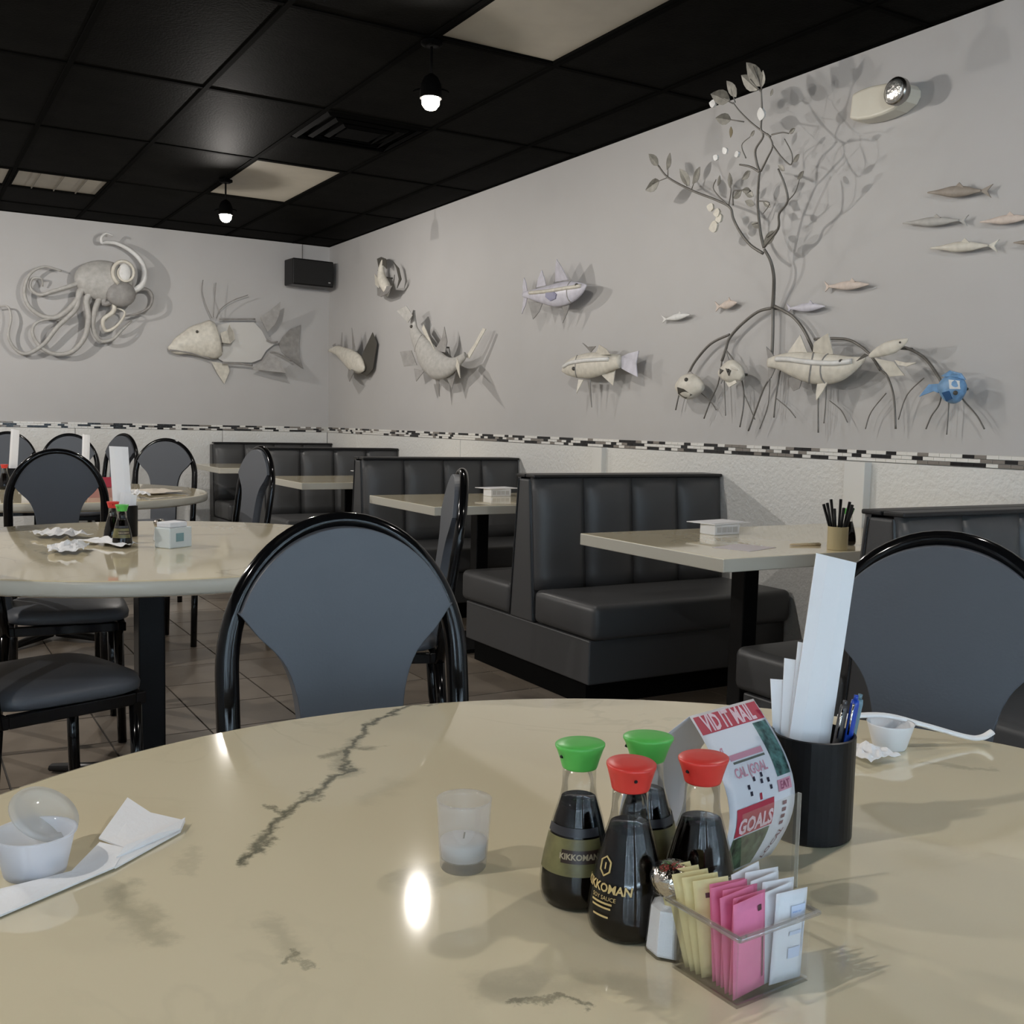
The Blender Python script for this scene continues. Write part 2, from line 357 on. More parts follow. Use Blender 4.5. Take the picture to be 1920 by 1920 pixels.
# measured positions of the wall sculptures (metres along the wall, height, stand-off) and of the table veins
ART = {
  'hog': {'wall': 'B', 'axis': [(2.0644, 1.7314, 0.0121), (2.1223, 1.7392, 0.0606), (2.2048, 1.7742, 0.0943), (2.2956, 1.8024, 0.1345), (2.3719, 1.8146, 0.1534), (2.4411, 1.8264, 0.1694), (2.4876, 1.8369, 0.1466)], 'fins': [([(2.4876, 1.9524), (2.6046, 1.9881), (2.811, 2.0022), (2.8837, 1.9317), (2.9246, 1.8555), (3.0228, 1.8376), (2.9249, 1.7607), (2.8765, 1.6791), (2.7958, 1.6436), (2.5421, 1.6388), (2.4565, 1.6886), (2.4411, 1.811)], 'body'), ([(2.843, 2.0389), (2.9236, 2.1074), (3.0048, 2.1844), (2.9972, 2.0655), (2.9648, 1.9843), (2.9081, 1.9176), (2.8755, 1.9784)], 'fin'), ([(3.2549, 2.0118), (3.1546, 1.9652), (3.0803, 1.8887), (3.0476, 1.8311), (3.0728, 1.7529), (3.1731, 1.6782), (3.283, 1.611), (3.2485, 1.7142), (3.2393, 1.8263)], 'fin'), ([(2.7799, 1.5877), (2.8765, 1.6633), (2.9251, 1.7291), (2.9824, 1.7083), (3.0572, 1.5606), (2.8931, 1.5724)], 'fin'), ([(2.4922, 1.7832), (2.5733, 1.8343), (2.6441, 1.8308), (2.6331, 1.7602), (2.5734, 1.7072), (2.5187, 1.7259)], 'fin'), ([(2.4923, 1.8834), (2.5577, 1.9107), (2.5889, 1.9669), (2.6235, 1.915), (2.6362, 1.8381), (2.5812, 1.7961), (2.5109, 1.7997)], 'cream'), ([(2.4333, 1.6334), (2.4875, 1.5355), (2.5547, 1.445), (2.5971, 1.5559), (2.5813, 1.6252)], 'cream')], 'eye': (2.2958, 1.8817), 'w': 0.05, 'depth': 0.45},
  'hog_spines': [[(2.4314, 2.0085), (2.3825, 2.1116), (2.3491, 2.2305), (2.3554, 2.3294)], [(2.4437, 2.017), (2.4515, 2.1474), (2.467, 2.3165)], [(2.4668, 2.0109), (2.5055, 2.0904), (2.6145, 2.1755), (2.7485, 2.2326)], [(2.4978, 2.0055), (2.6461, 2.0158), (2.8129, 2.0275)], [(2.5211, 1.6247), (2.6624, 1.6285), (2.7899, 1.619)], [(2.9183, 1.8509), (2.9672, 1.8333), (3.0196, 1.8411)], [(2.9513, 1.7454), (3.0333, 1.734), (3.1495, 1.6762)], [(2.0732, 1.7128), (2.23, 1.7032), (2.4204, 1.6551)], [(2.4283, 1.9134), (2.3899, 1.8757), (2.3744, 1.7907)]],
  'oct': [([(1.6141, 2.1937), (1.726, 2.174), (1.8256, 2.2262), (1.8576, 2.3315), (1.834, 2.4315), (1.7565, 2.511), (1.6448, 2.56), (1.5618, 2.5598), (1.5232, 2.5514), (1.5209, 2.594), (1.5596, 2.6282), (1.6065, 2.6176)], 0.0248, 0.0073, 0.12), ([(1.5138, 2.2633), (1.3897, 2.1949), (1.3204, 2.0602), (1.198, 1.9367), (1.0786, 1.9282), (0.975, 2.0051), (0.9444, 2.1288), (0.9916, 2.2589), (1.0969, 2.322), (1.2224, 2.3012)], 0.0233, 0.0073, 0.06), ([(1.5132, 2.191), (1.4023, 2.0953), (1.4144, 1.9376), (1.3854, 1.7767), (1.2888, 1.6556), (1.1542, 1.634), (1.0426, 1.699), (0.9981, 1.7955), (1.0319, 1.8754), (1.1444, 1.9115), (1.2176, 1.8981)], 0.0233, 0.0073, 0.06), ([(1.5617, 2.1623), (1.5331, 2.0588), (1.6307, 2.0983), (1.7435, 2.1263), (1.8079, 2.1945), (1.8867, 2.204), (1.9225, 2.148), (1.8931, 2.0571), (1.7995, 1.9986), (1.6858, 1.9684)], 0.0219, 0.0073, 0.1), ([(1.5233, 2.1466), (1.4669, 2.0121), (1.4518, 1.8665), (1.506, 1.7611), (1.6036, 1.7743), (1.6745, 1.8519), (1.7602, 1.9384)], 0.0219, 0.0073, 0.08), ([(1.4597, 2.2019), (1.3499, 2.1494), (1.3212, 2.0037), (1.1848, 1.8508), (1.0767, 1.7015), (0.9576, 1.6239), (0.8738, 1.6547), (0.824, 1.757), (0.8454, 1.8983), (0.8212, 1.9873), (0.7448, 1.9746)], 0.0204, 0.0058, 0.05), ([(1.5864, 2.2058), (1.6126, 2.0198), (1.5286, 1.9268), (1.5555, 1.8417), (1.6395, 1.8909), (1.6965, 1.9969), (1.6267, 2.0354)], 0.019, 0.0058, 0.12), ([(1.4343, 2.2583), (1.2976, 2.189), (1.163, 2.1349), (1.0568, 2.0978), (0.9921, 2.1488), (1.0061, 2.2203), (1.0716, 2.2261), (1.0841, 2.1707)], 0.0175, 0.0058, 0.04)],
  'oct_body': [(1.5591, 2.2466), (1.3549, 2.2998), (1.7263, 2.2177), (1.5054, 2.3995), (1.6848, 2.3157), (1.4757, 2.1533)],
  'a': {'wall': 'R', 'axis': [(-7.8447, 2.1477, 0.0087), (-7.865, 2.2148, 0.0436), (-7.94, 2.2804, 0.0469), (-7.9715, 2.3422, 0.0367), (-7.9625, 2.4069, 0.0234), (-7.9454, 2.4486, 0.0088)], 'fins': [([(-7.7464, 2.4105), (-7.664, 2.3512), (-7.6264, 2.2623), (-7.6866, 2.1975), (-7.6611, 2.2659), (-7.6989, 2.3552)], 'dark'), ([(-7.5861, 2.2862), (-7.5675, 2.2421), (-7.6515, 2.187), (-7.8273, 2.1678), (-7.6866, 2.1975), (-7.6116, 2.2325)], 'dark'), ([(-8.1488, 2.3615), (-8.0335, 2.3048), (-8.0124, 2.2291), (-8.1268, 2.2699)], 'cream'), ([(-8.1261, 2.2475), (-8.0293, 2.1717), (-7.899, 2.1453), (-7.7203, 2.1579), (-7.6522, 2.2083), (-7.8292, 2.2257)], 'fin'), ([(-8.0499, 2.4684), (-7.9646, 2.4727), (-7.8726, 2.4471), (-7.8518, 2.3653), (-7.9256, 2.4026), (-8.0178, 2.3986)], 'dark')], 'eye': (-8.0019, 2.3675), 'w': 0.08, 'depth': 0.8},
  'b': {'wall': 'R', 'axis': [(-9.1715, 1.7814, 0.01), (-8.9653, 1.7717, 0.0424), (-8.7872, 1.7233, 0.0674), (-8.5934, 1.6677, 0.0915), (-8.4268, 1.6224, 0.0746), (-8.325, 1.5881, 0.0185)], 'fins': [([(-8.9205, 1.7696), (-8.9025, 1.9304), (-8.8412, 1.782)], 'fin'), ([(-8.638, 1.7563), (-8.4358, 1.9324), (-8.3898, 1.7447)], 'fin'), ([(-8.4786, 1.5775), (-8.3696, 1.7437), (-8.2353, 1.8892), (-8.1663, 1.7945), (-8.226, 1.5849), (-8.3231, 1.5265)], 'dark'), ([(-8.7853, 1.6511), (-8.6958, 1.5363), (-8.4759, 1.4805), (-8.3241, 1.5573), (-8.5704, 1.596)], 'fin'), ([(-9.1727, 1.8312), (-9.0577, 1.8417), (-9.0105, 1.7738)], 'fin')], 'eye': None, 'w': 0.07, 'depth': 0.5},
  'c': {'wall': 'R', 'axis': [(-7.2509, 1.9888, 0.0137), (-7.2609, 1.9078, 0.0383), (-7.245, 1.8248, 0.0575), (-7.1526, 1.7379, 0.0787), (-7.0245, 1.6443, 0.1099), (-6.8707, 1.5719, 0.1108), (-6.7092, 1.5467, 0.0777), (-6.5827, 1.5615, 0.0485), (-6.4742, 1.5954, 0.0327), (-6.4213, 1.6182, 0.025)], 'fins': [([(-6.4425, 1.6129), (-6.345, 1.6952), (-6.2584, 1.7943), (-6.2249, 1.7861), (-6.3435, 1.6581), (-6.4069, 1.5927)], 'cream'), ([(-6.4525, 1.5945), (-6.3387, 1.5466), (-6.2437, 1.4514), (-6.363, 1.4978), (-6.4721, 1.545)], 'cream'), ([(-6.8745, 1.6707), (-6.7897, 1.7577), (-6.7695, 1.8343), (-6.725, 1.7282), (-6.7421, 1.6515)], 'fin'), ([(-7.1456, 1.5478), (-7.0855, 1.4513), (-7.0202, 1.5304)], 'fin'), ([(-6.8972, 1.4869), (-6.8617, 1.3408), (-6.8374, 1.4788)], 'fin'), ([(-7.3275, 1.6782), (-7.2744, 1.5657), (-7.1466, 1.575), (-7.2143, 1.6867)], 'fin'), ([(-6.7359, 1.4957), (-6.6601, 1.3905), (-6.5948, 1.5173)], 'fin'), ([(-7.3547, 1.9833), (-7.2423, 2.0153), (-7.1918, 1.9435), (-7.2539, 1.8936)], 'grey'), ([(-7.1578, 1.8802), (-6.8448, 1.6693), (-6.8737, 1.6509), (-7.1883, 1.8484)], 'cream')], 'eye': (-7.2465, 1.8658), 'w': 0.12, 'depth': 0.45, 'col': 'grey'},
  'd': {'wall': 'R', 'axis': [(-5.7211, 1.9662, 0.016), (-5.6218, 1.9571, 0.0293), (-5.4932, 1.942, 0.0488), (-5.3487, 1.9287, 0.0696), (-5.2297, 1.9285, 0.0706), (-5.1337, 1.9332, 0.0549), (-5.0591, 1.9438, 0.0292), (-5.0227, 1.9537, 0.0062)], 'fins': [([(-5.5915, 1.9989), (-5.5788, 2.0478), (-5.5323, 2.0982), (-5.488, 2.0493), (-5.45, 1.9961)], 'lav'), ([(-5.3628, 2.009), (-5.3259, 2.0752), (-5.2789, 2.1286), (-5.2371, 2.0759), (-5.1947, 2.0024)], 'lav'), ([(-5.7598, 2.0781), (-5.7246, 2.0403), (-5.6877, 1.9631), (-5.7181, 1.9034), (-5.7763, 1.8509), (-5.7539, 1.9521), (-5.7752, 2.0226)], 'lav'), ([(-5.5872, 1.9092), (-5.552, 1.8449), (-5.5284, 1.7964), (-5.4883, 1.84), (-5.4739, 1.8884)], 'fin'), ([(-5.2757, 1.8663), (-5.2538, 1.8217), (-5.2763, 1.759), (-5.2242, 1.8194), (-5.2029, 1.8602)], 'fin'), ([(-5.4107, 1.9486), (-5.34, 1.956), (-5.2846, 1.9261), (-5.2973, 1.9004), (-5.357, 1.8927), (-5.4134, 1.9216)], 'slate')], 'eye': (-5.0974, 1.9611), 'w': 0.09, 'depth': 0.4, 'col': 'lav'},
  'e': {'wall': 'R', 'axis': [(-5.2351, 1.4765, 0.0065), (-5.1924, 1.4858, 0.0343), (-5.1156, 1.494, 0.0573), (-5.0215, 1.496, 0.0691), (-4.9299, 1.498, 0.0723), (-4.8232, 1.5024, 0.061), (-4.7367, 1.5063, 0.0462), (-4.6607, 1.5084, 0.0357)], 'fins': [([(-4.6705, 1.5335), (-4.6132, 1.5508), (-4.5373, 1.5619), (-4.553, 1.4945), (-4.5411, 1.424), (-4.6162, 1.4525), (-4.6673, 1.4739)], 'lav'), ([(-4.9329, 1.5548), (-4.8713, 1.5776), (-4.8286, 1.606), (-4.7234, 1.5757), (-4.6626, 1.5431)], 'cream'), ([(-4.8468, 1.4492), (-4.7922, 1.4122), (-4.7438, 1.3809), (-4.726, 1.4658)], 'cream'), ([(-5.04, 1.4201), (-5.0246, 1.339), (-4.9989, 1.4171)], 'cream'), ([(-4.9657, 1.4163), (-4.9503, 1.2601), (-4.9401, 1.4157)], 'fin'), ([(-5.0004, 1.6252), (-4.9535, 1.6021), (-4.8636, 1.5997), (-4.9337, 1.5703)], 'fin')], 'eye': (-5.0619, 1.4816), 'w': 0.1, 'depth': 0.5},
  'f': {'wall': 'R', 'axis': [(-3.545, 1.4601, 0.0205), (-3.4801, 1.4619, 0.0337), (-3.3989, 1.4505, 0.0515), (-3.3198, 1.4354, 0.0639), (-3.2431, 1.4247, 0.0679), (-3.169, 1.4208, 0.0637), (-3.1076, 1.4243, 0.0519), (-3.0482, 1.4378, 0.0311), (-2.9908, 1.4587, 0.0077)], 'fins': [([(-3.4473, 1.4941), (-3.4043, 1.5377), (-3.3674, 1.5769), (-3.3431, 1.5427), (-3.3071, 1.4961)], 'cream'), ([(-3.285, 1.491), (-3.2662, 1.5345), (-3.209, 1.5554), (-3.1629, 1.5686), (-3.1542, 1.4812)], 'cream'), ([(-3.5857, 1.537), (-3.5544, 1.5158), (-3.5106, 1.48), (-3.508, 1.4376), (-3.5296, 1.4043), (-3.5602, 1.3752), (-3.5606, 1.4607)], 'fin'), ([(-3.2393, 1.3642), (-3.174, 1.3684), (-3.1892, 1.3271), (-3.2152, 1.2872), (-3.2311, 1.3196)], 'cream'), ([(-3.4236, 1.3889), (-3.3729, 1.3959), (-3.3361, 1.3785), (-3.3527, 1.3418), (-3.3938, 1.3316), (-3.418, 1.3554)], 'fin')], 'eye': (-3.0989, 1.4475), 'w': 0.09, 'depth': 0.45},
  'g': {'wall': 'R', 'axis': [(-4.1988, 1.3656, 0.0191), (-4.1542, 1.3648, 0.0532), (-4.103, 1.3638, 0.0641), (-4.0527, 1.3629, 0.0561), (-3.9958, 1.3573, 0.0185)], 'fins': [([(-4.1284, 1.4256), (-4.1001, 1.4389), (-4.0704, 1.4222)], 'fin'), ([(-4.1466, 1.3599), (-4.095, 1.3496), (-4.0502, 1.3209), (-4.1067, 1.3027), (-4.152, 1.3268)], 'dark')], 'eye': (-4.0832, 1.3963), 'w': 0.08, 'depth': 0.6},
  'h': {'wall': 'R', 'axis': [(-3.8606, 1.4218, 0.0144), (-3.821, 1.4251, 0.0412), (-3.7753, 1.4282, 0.0551), (-3.7296, 1.4181, 0.0406), (-3.6965, 1.3952, 0.0175)], 'fins': [([(-3.8302, 1.4701), (-3.8268, 1.5236), (-3.7913, 1.4776)], 'fin'), ([(-3.7785, 1.4815), (-3.7113, 1.4307), (-3.7502, 1.4407)], 'cream'), ([(-3.8598, 1.4083), (-3.826, 1.3984), (-3.851, 1.3721)], 'fin'), ([(-3.8117, 1.3802), (-3.7708, 1.3527), (-3.7206, 1.3738), (-3.7473, 1.3921)], 'cream'), ([(-3.8419, 1.4437), (-3.8017, 1.4335), (-3.8337, 1.4166)], 'dark'), ([(-3.7826, 1.4418), (-3.7497, 1.4319), (-3.761, 1.4057)], 'dark')], 'eye': (-3.7651, 1.4306), 'w': 0.1, 'depth': 0.5},
  'i': {'wall': 'R', 'axis': [(-2.9374, 1.462, 0.0076), (-2.9006, 1.4755, 0.0195), (-2.8551, 1.4882, 0.0268), (-2.8102, 1.497, 0.025), (-2.7666, 1.513, 0.0117), (-2.754, 1.5217, 0.0036)], 'fins': [([(-2.9085, 1.4533), (-2.8151, 1.4348), (-2.7668, 1.3819), (-2.8387, 1.3787), (-2.8684, 1.4107)], 'cream'), ([(-2.8156, 1.4422), (-2.7434, 1.4285), (-2.6783, 1.426), (-2.7337, 1.4136), (-2.7872, 1.4213)], 'cream'), ([(-2.9424, 1.466), (-2.9896, 1.4528), (-3.0135, 1.4461), (-2.9669, 1.4747)], 'dark')], 'eye': (-2.7841, 1.5088), 'w': 0.13, 'depth': 0.4},
  'j': {'wall': 'R', 'axis': [(-2.6311, 1.3335, 0.0157), (-2.6061, 1.3331, 0.0413), (-2.5728, 1.329, 0.0565), (-2.5444, 1.3286, 0.0506), (-2.5203, 1.3282, 0.021)], 'fins': [([(-2.6214, 1.3761), (-2.5856, 1.3964), (-2.5361, 1.3844), (-2.5144, 1.3594), (-2.5513, 1.3708), (-2.5922, 1.3718)], 'blue'), ([(-2.6279, 1.3478), (-2.6656, 1.3449), (-2.6968, 1.2984), (-2.647, 1.3195), (-2.6296, 1.3121)], 'blue'), ([(-2.5881, 1.3116), (-2.5558, 1.3182), (-2.5499, 1.29), (-2.5777, 1.2796)], 'dblue'), ([(-2.5628, 1.3605), (-2.5302, 1.3563), (-2.524, 1.3247), (-2.5522, 1.3252)], 'white')], 'eye': (-2.5375, 1.3109), 'w': 0.09, 'depth': 0.7, 'col': 'blue'},
  'm1': {'wall': 'R', 'axis': [(-4.364, 1.7203, 0.0042), (-4.3351, 1.7217, 0.0083), (-4.2969, 1.7235, 0.0156), (-4.2499, 1.7258, 0.0163), (-4.2035, 1.7281, 0.0081), (-4.1761, 1.7294, 0.0016)], 'fins': [([(-4.3561, 1.7197), (-4.4187, 1.746), (-4.3906, 1.7222), (-4.4056, 1.7033)], 'same'), ([(-4.2693, 1.7364), (-4.2476, 1.7521), (-4.2319, 1.7381)], 'same')], 'eye': None, 'w': 0.03, 'depth': 0.5, 'col': 'white'},
  'm2': {'wall': 'R', 'axis': [(-3.9586, 1.7512, 0.005), (-3.9393, 1.7526, 0.01), (-3.9138, 1.7545, 0.019), (-3.8823, 1.7568, 0.0199), (-3.8511, 1.7591, 0.0099), (-3.8325, 1.7605, 0.002)], 'fins': [([(-3.9495, 1.7505), (-3.9987, 1.7807), (-3.9778, 1.7528), (-3.9879, 1.7294)], 'same'), ([(-3.8957, 1.7698), (-3.8817, 1.7888), (-3.8706, 1.7716)], 'same')], 'eye': None, 'w': 0.03, 'depth': 0.5, 'col': 'peach'},
  'm3': {'wall': 'R', 'axis': [(-3.4852, 1.7039, 0.0046), (-3.4532, 1.7028, 0.0092), (-3.4112, 1.7014, 0.0174), (-3.3595, 1.6996, 0.0182), (-3.3088, 1.6979, 0.009), (-3.2789, 1.6969, 0.0018)], 'fins': [([(-3.4775, 1.7032), (-3.5171, 1.7306), (-3.5003, 1.7051), (-3.5081, 1.6834)], 'same'), ([(-3.3809, 1.7131), (-3.3573, 1.7285), (-3.3399, 1.7116)], 'same')], 'eye': None, 'w': 0.03, 'depth': 0.5, 'col': 'lav'},
  'm4': {'wall': 'R', 'axis': [(-3.2646, 1.7798, 0.0046), (-3.2304, 1.7778, 0.0091), (-3.1855, 1.7752, 0.0172), (-3.1304, 1.7719, 0.0179), (-3.0764, 1.7688, 0.0088), (-3.0446, 1.7669, 0.0018)], 'fins': [([(-3.2574, 1.7791), (-3.2978, 1.8069), (-3.2804, 1.7814), (-3.2885, 1.7602)], 'same'), ([(-3.1531, 1.7858), (-3.1279, 1.8002), (-3.1095, 1.7831)], 'same')], 'eye': None, 'w': 0.03, 'depth': 0.5, 'col': 'peach'},
  'n1': {'wall': 'R', 'axis': [(-2.7806, 2.0931, 0.0025), (-2.7317, 2.0861, 0.0094), (-2.6719, 2.0775, 0.0207), (-2.6136, 2.0691, 0.0184), (-2.5725, 2.0632, 0.0091), (-2.5454, 2.0594, 0.004)], 'fins': [([(-2.5524, 2.0606), (-2.5033, 2.0776), (-2.5234, 2.0555), (-2.5085, 2.0292)], 'same'), ([(-2.6611, 2.0903), (-2.6343, 2.1046), (-2.6145, 2.0834)], 'same')], 'eye': None, 'w': 0.03, 'depth': 0.5, 'col': 'tan'},
  'n2': {'wall': 'R', 'axis': [(-2.8907, 1.9924, 0.0021), (-2.8369, 1.9867, 0.0078), (-2.7713, 1.9798, 0.0171), (-2.7075, 1.973, 0.0152), (-2.6626, 1.9683, 0.0075), (-2.6331, 1.9651, 0.0033)], 'fins': [([(-2.6389, 1.966), (-2.5979, 1.9811), (-2.6147, 1.9624), (-2.6023, 1.9409)], 'same'), ([(-2.7592, 1.9904), (-2.7296, 2.0023), (-2.7083, 1.9849)], 'same')], 'eye': None, 'w': 0.03, 'depth': 0.5, 'col': 'grey'},
  'n3': {'wall': 'R', 'axis': [(-2.542, 1.9445, 0.002), (-2.4999, 1.9418, 0.0073), (-2.4485, 1.9386, 0.016), (-2.3982, 1.9355, 0.0142), (-2.3627, 1.9333, 0.0071), (-2.3393, 1.9318, 0.0031)], 'fins': [([(-2.3444, 1.9326), (-2.3085, 1.947), (-2.3231, 1.9293), (-2.3122, 1.9092)], 'same'), ([(-2.4391, 1.9492), (-2.4159, 1.9619), (-2.399, 1.9466)], 'same')], 'eye': None, 'w': 0.03, 'depth': 0.5, 'col': 'peach'},
  'n4': {'wall': 'R', 'axis': [(-2.754, 1.8766, 0.0023), (-2.7011, 1.8718, 0.0087), (-2.6367, 1.8659, 0.0191), (-2.5739, 1.8602, 0.0169), (-2.5298, 1.8562, 0.0084), (-2.5008, 1.8536, 0.0037)], 'fins': [([(-2.5071, 1.8544), (-2.4634, 1.8723), (-2.4812, 1.851), (-2.468, 1.8274)], 'same'), ([(-2.6249, 1.8781), (-2.5959, 1.8923), (-2.5748, 1.8734)], 'same')], 'eye': None, 'w': 0.03, 'depth': 0.5, 'col': 'cream'},
  'n5': {'wall': 'R', 'axis': [(-2.3989, 1.8507, 0.002), (-2.3592, 1.8463, 0.0074), (-2.3106, 1.8409, 0.0163), (-2.263, 1.8356, 0.0145), (-2.2293, 1.8319, 0.0072), (-2.2072, 1.8294, 0.0032)], 'fins': [([(-2.2123, 1.8301), (-2.1783, 1.8459), (-2.192, 1.8274), (-2.1815, 1.8072)], 'same'), ([(-2.3018, 1.8512), (-2.2799, 1.8631), (-2.2638, 1.8469)], 'same')], 'eye': None, 'w': 0.03, 'depth': 0.5, 'col': 'tan'},
  'branches': [([(-3.583, 1.7137, 0.04), (-3.5588, 1.7869, 0.0616), (-3.5332, 1.8485, 0.0906), (-3.5315, 1.9122, 0.1157), (-3.5561, 1.9653, 0.134)], 0.013), ([(-3.5686, 1.9486, 0.1275), (-3.6398, 1.9945, 0.1404), (-3.6921, 2.0619, 0.1607), (-3.7187, 2.1214, 0.1786), (-3.727, 2.1691, 0.1932), (-3.8129, 2.2158, 0.2031), (-3.9765, 2.2865, 0.2157), (-4.1375, 2.3738, 0.2322), (-4.1974, 2.4394, 0.247)], 0.01), ([(-3.5547, 1.9697, 0.1356), (-3.5586, 2.0247, 0.1545), (-3.5513, 2.0959, 0.1786), (-3.5382, 2.1655, 0.2017), (-3.5077, 2.2487, 0.2295), (-3.4929, 2.2766, 0.2389)], 0.01), ([(-3.5533, 1.974, 0.1372), (-3.4446, 2.0354, 0.1637), (-3.4208, 2.0935, 0.1845), (-3.3557, 2.1351, 0.2017), (-3.3566, 2.2039, 0.224), (-3.3791, 2.268, 0.243)], 0.009), ([(-3.4929, 2.2766, 0.2389), (-3.5475, 2.309, 0.2456), (-3.6137, 2.3307, 0.2483)], 0.008), ([(-3.4929, 2.2766, 0.2389), (-3.5026, 2.3178, 0.2509), (-3.4958, 2.3686, 0.2667), (-3.4366, 2.4077, 0.2822), (-3.441, 2.4428, 0.2924), (-3.4176, 2.5051, 0.3124), (-3.4033, 2.5854, 0.337)], 0.008), ([(-3.4852, 2.2795, 0.2403), (-3.4324, 2.3212, 0.2562), (-3.3872, 2.3632, 0.2719), (-3.4075, 2.4142, 0.286)], 0.007), ([(-3.3914, 2.398, 0.2822), (-3.4432, 2.4348, 0.2898), (-3.5004, 2.4819, 0.2999), (-3.5569, 2.5381, 0.3124), (-3.5892, 2.5804, 0.3223)], 0.006), ([(-3.7029, 2.1744, 0.196), (-3.6875, 2.2269, 0.213), (-3.6567, 2.2306, 0.2157), (-3.5735, 2.2161, 0.2157)], 0.005), ([(-3.727, 2.1691, 0.1932), (-3.8159, 2.2584, 0.2157), (-3.7882, 2.3, 0.2295)], 0.005), ([(-3.7316, 2.1791, 0.196), (-3.6992, 2.2381, 0.2157), (-3.6989, 2.2654, 0.224)], 0.004), ([(-4.1375, 2.3738, 0.2322), (-4.2734, 2.3686, 0.224)], 0.004), ([(-4.1375, 2.3738, 0.2322), (-4.1221, 2.4248, 0.247)], 0.004), ([(-3.9765, 2.2865, 0.2157), (-3.9291, 2.3353, 0.2322)], 0.004), ([(-4.0026, 2.3103, 0.2213), (-4.0103, 2.3406, 0.2295)], 0.004), ([(-3.3829, 2.4046, 0.2847), (-3.3179, 2.3987, 0.2873), (-3.2818, 2.3866, 0.286)], 0.005), ([(-3.3872, 2.3632, 0.2719), (-3.343, 2.3034, 0.2562), (-3.2996, 2.2695, 0.2483), (-3.283, 2.308, 0.2615), (-3.3116, 2.3724, 0.2796)], 0.005), ([(-3.5407, 2.491, 0.2999), (-3.6689, 2.5336, 0.3037)], 0.004), ([(-3.4054, 2.5776, 0.3346), (-3.458, 2.6412, 0.3491)], 0.004), ([(-3.3969, 2.5837, 0.337), (-3.4299, 2.6844, 0.36)], 0.004), ([(-3.4054, 2.5776, 0.3346), (-3.3789, 2.637, 0.3539)], 0.004), ([(-3.5754, 2.5771, 0.3223), (-3.5887, 2.6366, 0.3382)], 0.004), ([(-3.5903, 2.5764, 0.3211), (-3.6805, 2.6291, 0.3297)], 0.004), ([(-3.5654, 2.3478, 0.2562), (-3.579, 2.4034, 0.2719), (-3.5158, 2.4249, 0.2822)], 0.004), ([(-3.5315, 2.1643, 0.2017), (-3.4674, 2.1449, 0.1989), (-3.5194, 2.1089, 0.1845)], 0.004), ([(-3.4208, 2.0935, 0.1845), (-3.3817, 2.1135, 0.1932)], 0.004), ([(-3.3557, 2.1351, 0.2017), (-3.303, 2.1604, 0.213), (-3.2654, 2.2044, 0.2295)], 0.004), ([(-3.5565, 2.0787, 0.1727), (-3.6001, 2.0761, 0.1697)], 0.004), ([(-3.4446, 2.0354, 0.1637), (-3.5209, 2.0105, 0.1515)], 0.006)],
  'leaves': [((-4.1974, 2.4394, 0.247), (-4.2589, 2.5062, 0.2615)), ((-4.136, 2.4079, 0.2416), (-4.0893, 2.4766, 0.2628)), ((-4.2089, 2.372, 0.2281), (-4.3349, 2.349, 0.2157)), ((-3.9868, 2.3075, 0.2213), (-4.0366, 2.3938, 0.243)), ((-3.9605, 2.3124, 0.224), (-3.8853, 2.3742, 0.2456)), ((-3.4231, 2.5887, 0.3365), (-3.51, 2.67, 0.3535)), ((-3.3977, 2.5964, 0.3407), (-3.4741, 2.7122, 0.36)), ((-3.3974, 2.5922, 0.3395), (-3.3719, 2.6533, 0.3592)), ((-3.5631, 2.5957, 0.3285), (-3.6083, 2.6735, 0.3472)), ((-3.6072, 2.5953, 0.3253), (-3.7285, 2.6499, 0.3322)), ((-3.6209, 2.5181, 0.3025), (-3.7211, 2.5483, 0.3045)), ((-3.6281, 2.4916, 0.2944), (-3.6431, 2.448, 0.2809)), ((-3.7039, 2.248, 0.2185), (-3.6889, 2.3109, 0.2381)), ((-3.7841, 2.2714, 0.2213), (-3.7567, 2.3127, 0.2349)), ((-3.5735, 2.2161, 0.2157), (-3.6287, 2.2257, 0.2157)), ((-3.5634, 2.1517, 0.196), (-3.6203, 2.1791, 0.2017)), ((-3.5047, 2.1599, 0.2017), (-3.4657, 2.127, 0.1932)), ((-3.5559, 1.988, 0.142), (-3.4602, 2.0288, 0.1607)), ((-3.3521, 2.5477, 0.3297), (-3.3325, 2.5716, 0.3382)), ((-3.5481, 2.0594, 0.1667), (-3.6056, 2.0814, 0.1712)), ((-3.5604, 2.187, 0.2074), (-3.6148, 2.2233, 0.2157)), ((-3.2852, 2.2751, 0.2509), (-3.2404, 2.2994, 0.2615)), ((-3.3434, 2.2526, 0.2403), (-3.3747, 2.2842, 0.2483)), ((-3.2777, 2.2066, 0.2295), (-3.2328, 2.2317, 0.2403)), ((-3.5158, 2.4249, 0.2822), (-3.4826, 2.4435, 0.2898)), ((-3.2818, 2.3866, 0.286), (-3.2403, 2.398, 0.2924)), ((-3.5521, 2.2922, 0.2403), (-3.6165, 2.2686, 0.2295)), ((-3.6287, 2.2257, 0.2157), (-3.6951, 2.2007, 0.2045))],
  'flowers': [((-3.7498, 2.38, 0.2549), (-3.7754, 2.3989, 0.2589)), ((-3.6861, 2.3899, 0.2615), (-3.7004, 2.4199, 0.2693)), ((-3.6321, 2.37, 0.2589), (-3.6001, 2.3795, 0.2636)), ((-3.8386, 2.1823, 0.1917), (-3.8811, 2.1987, 0.1946)), ((-3.798, 2.1618, 0.1874), (-3.8454, 2.1598, 0.1845)), ((-3.7887, 2.1415, 0.1816), (-3.8388, 2.1303, 0.1757)), ((-3.8295, 2.1099, 0.1697), (-3.8956, 2.1005, 0.1637)), ((-3.7035, 2.6011, 0.3204), (-3.7426, 2.6159, 0.3219)), ((-3.4336, 2.4708, 0.3012), (-3.4173, 2.5219, 0.3174))],
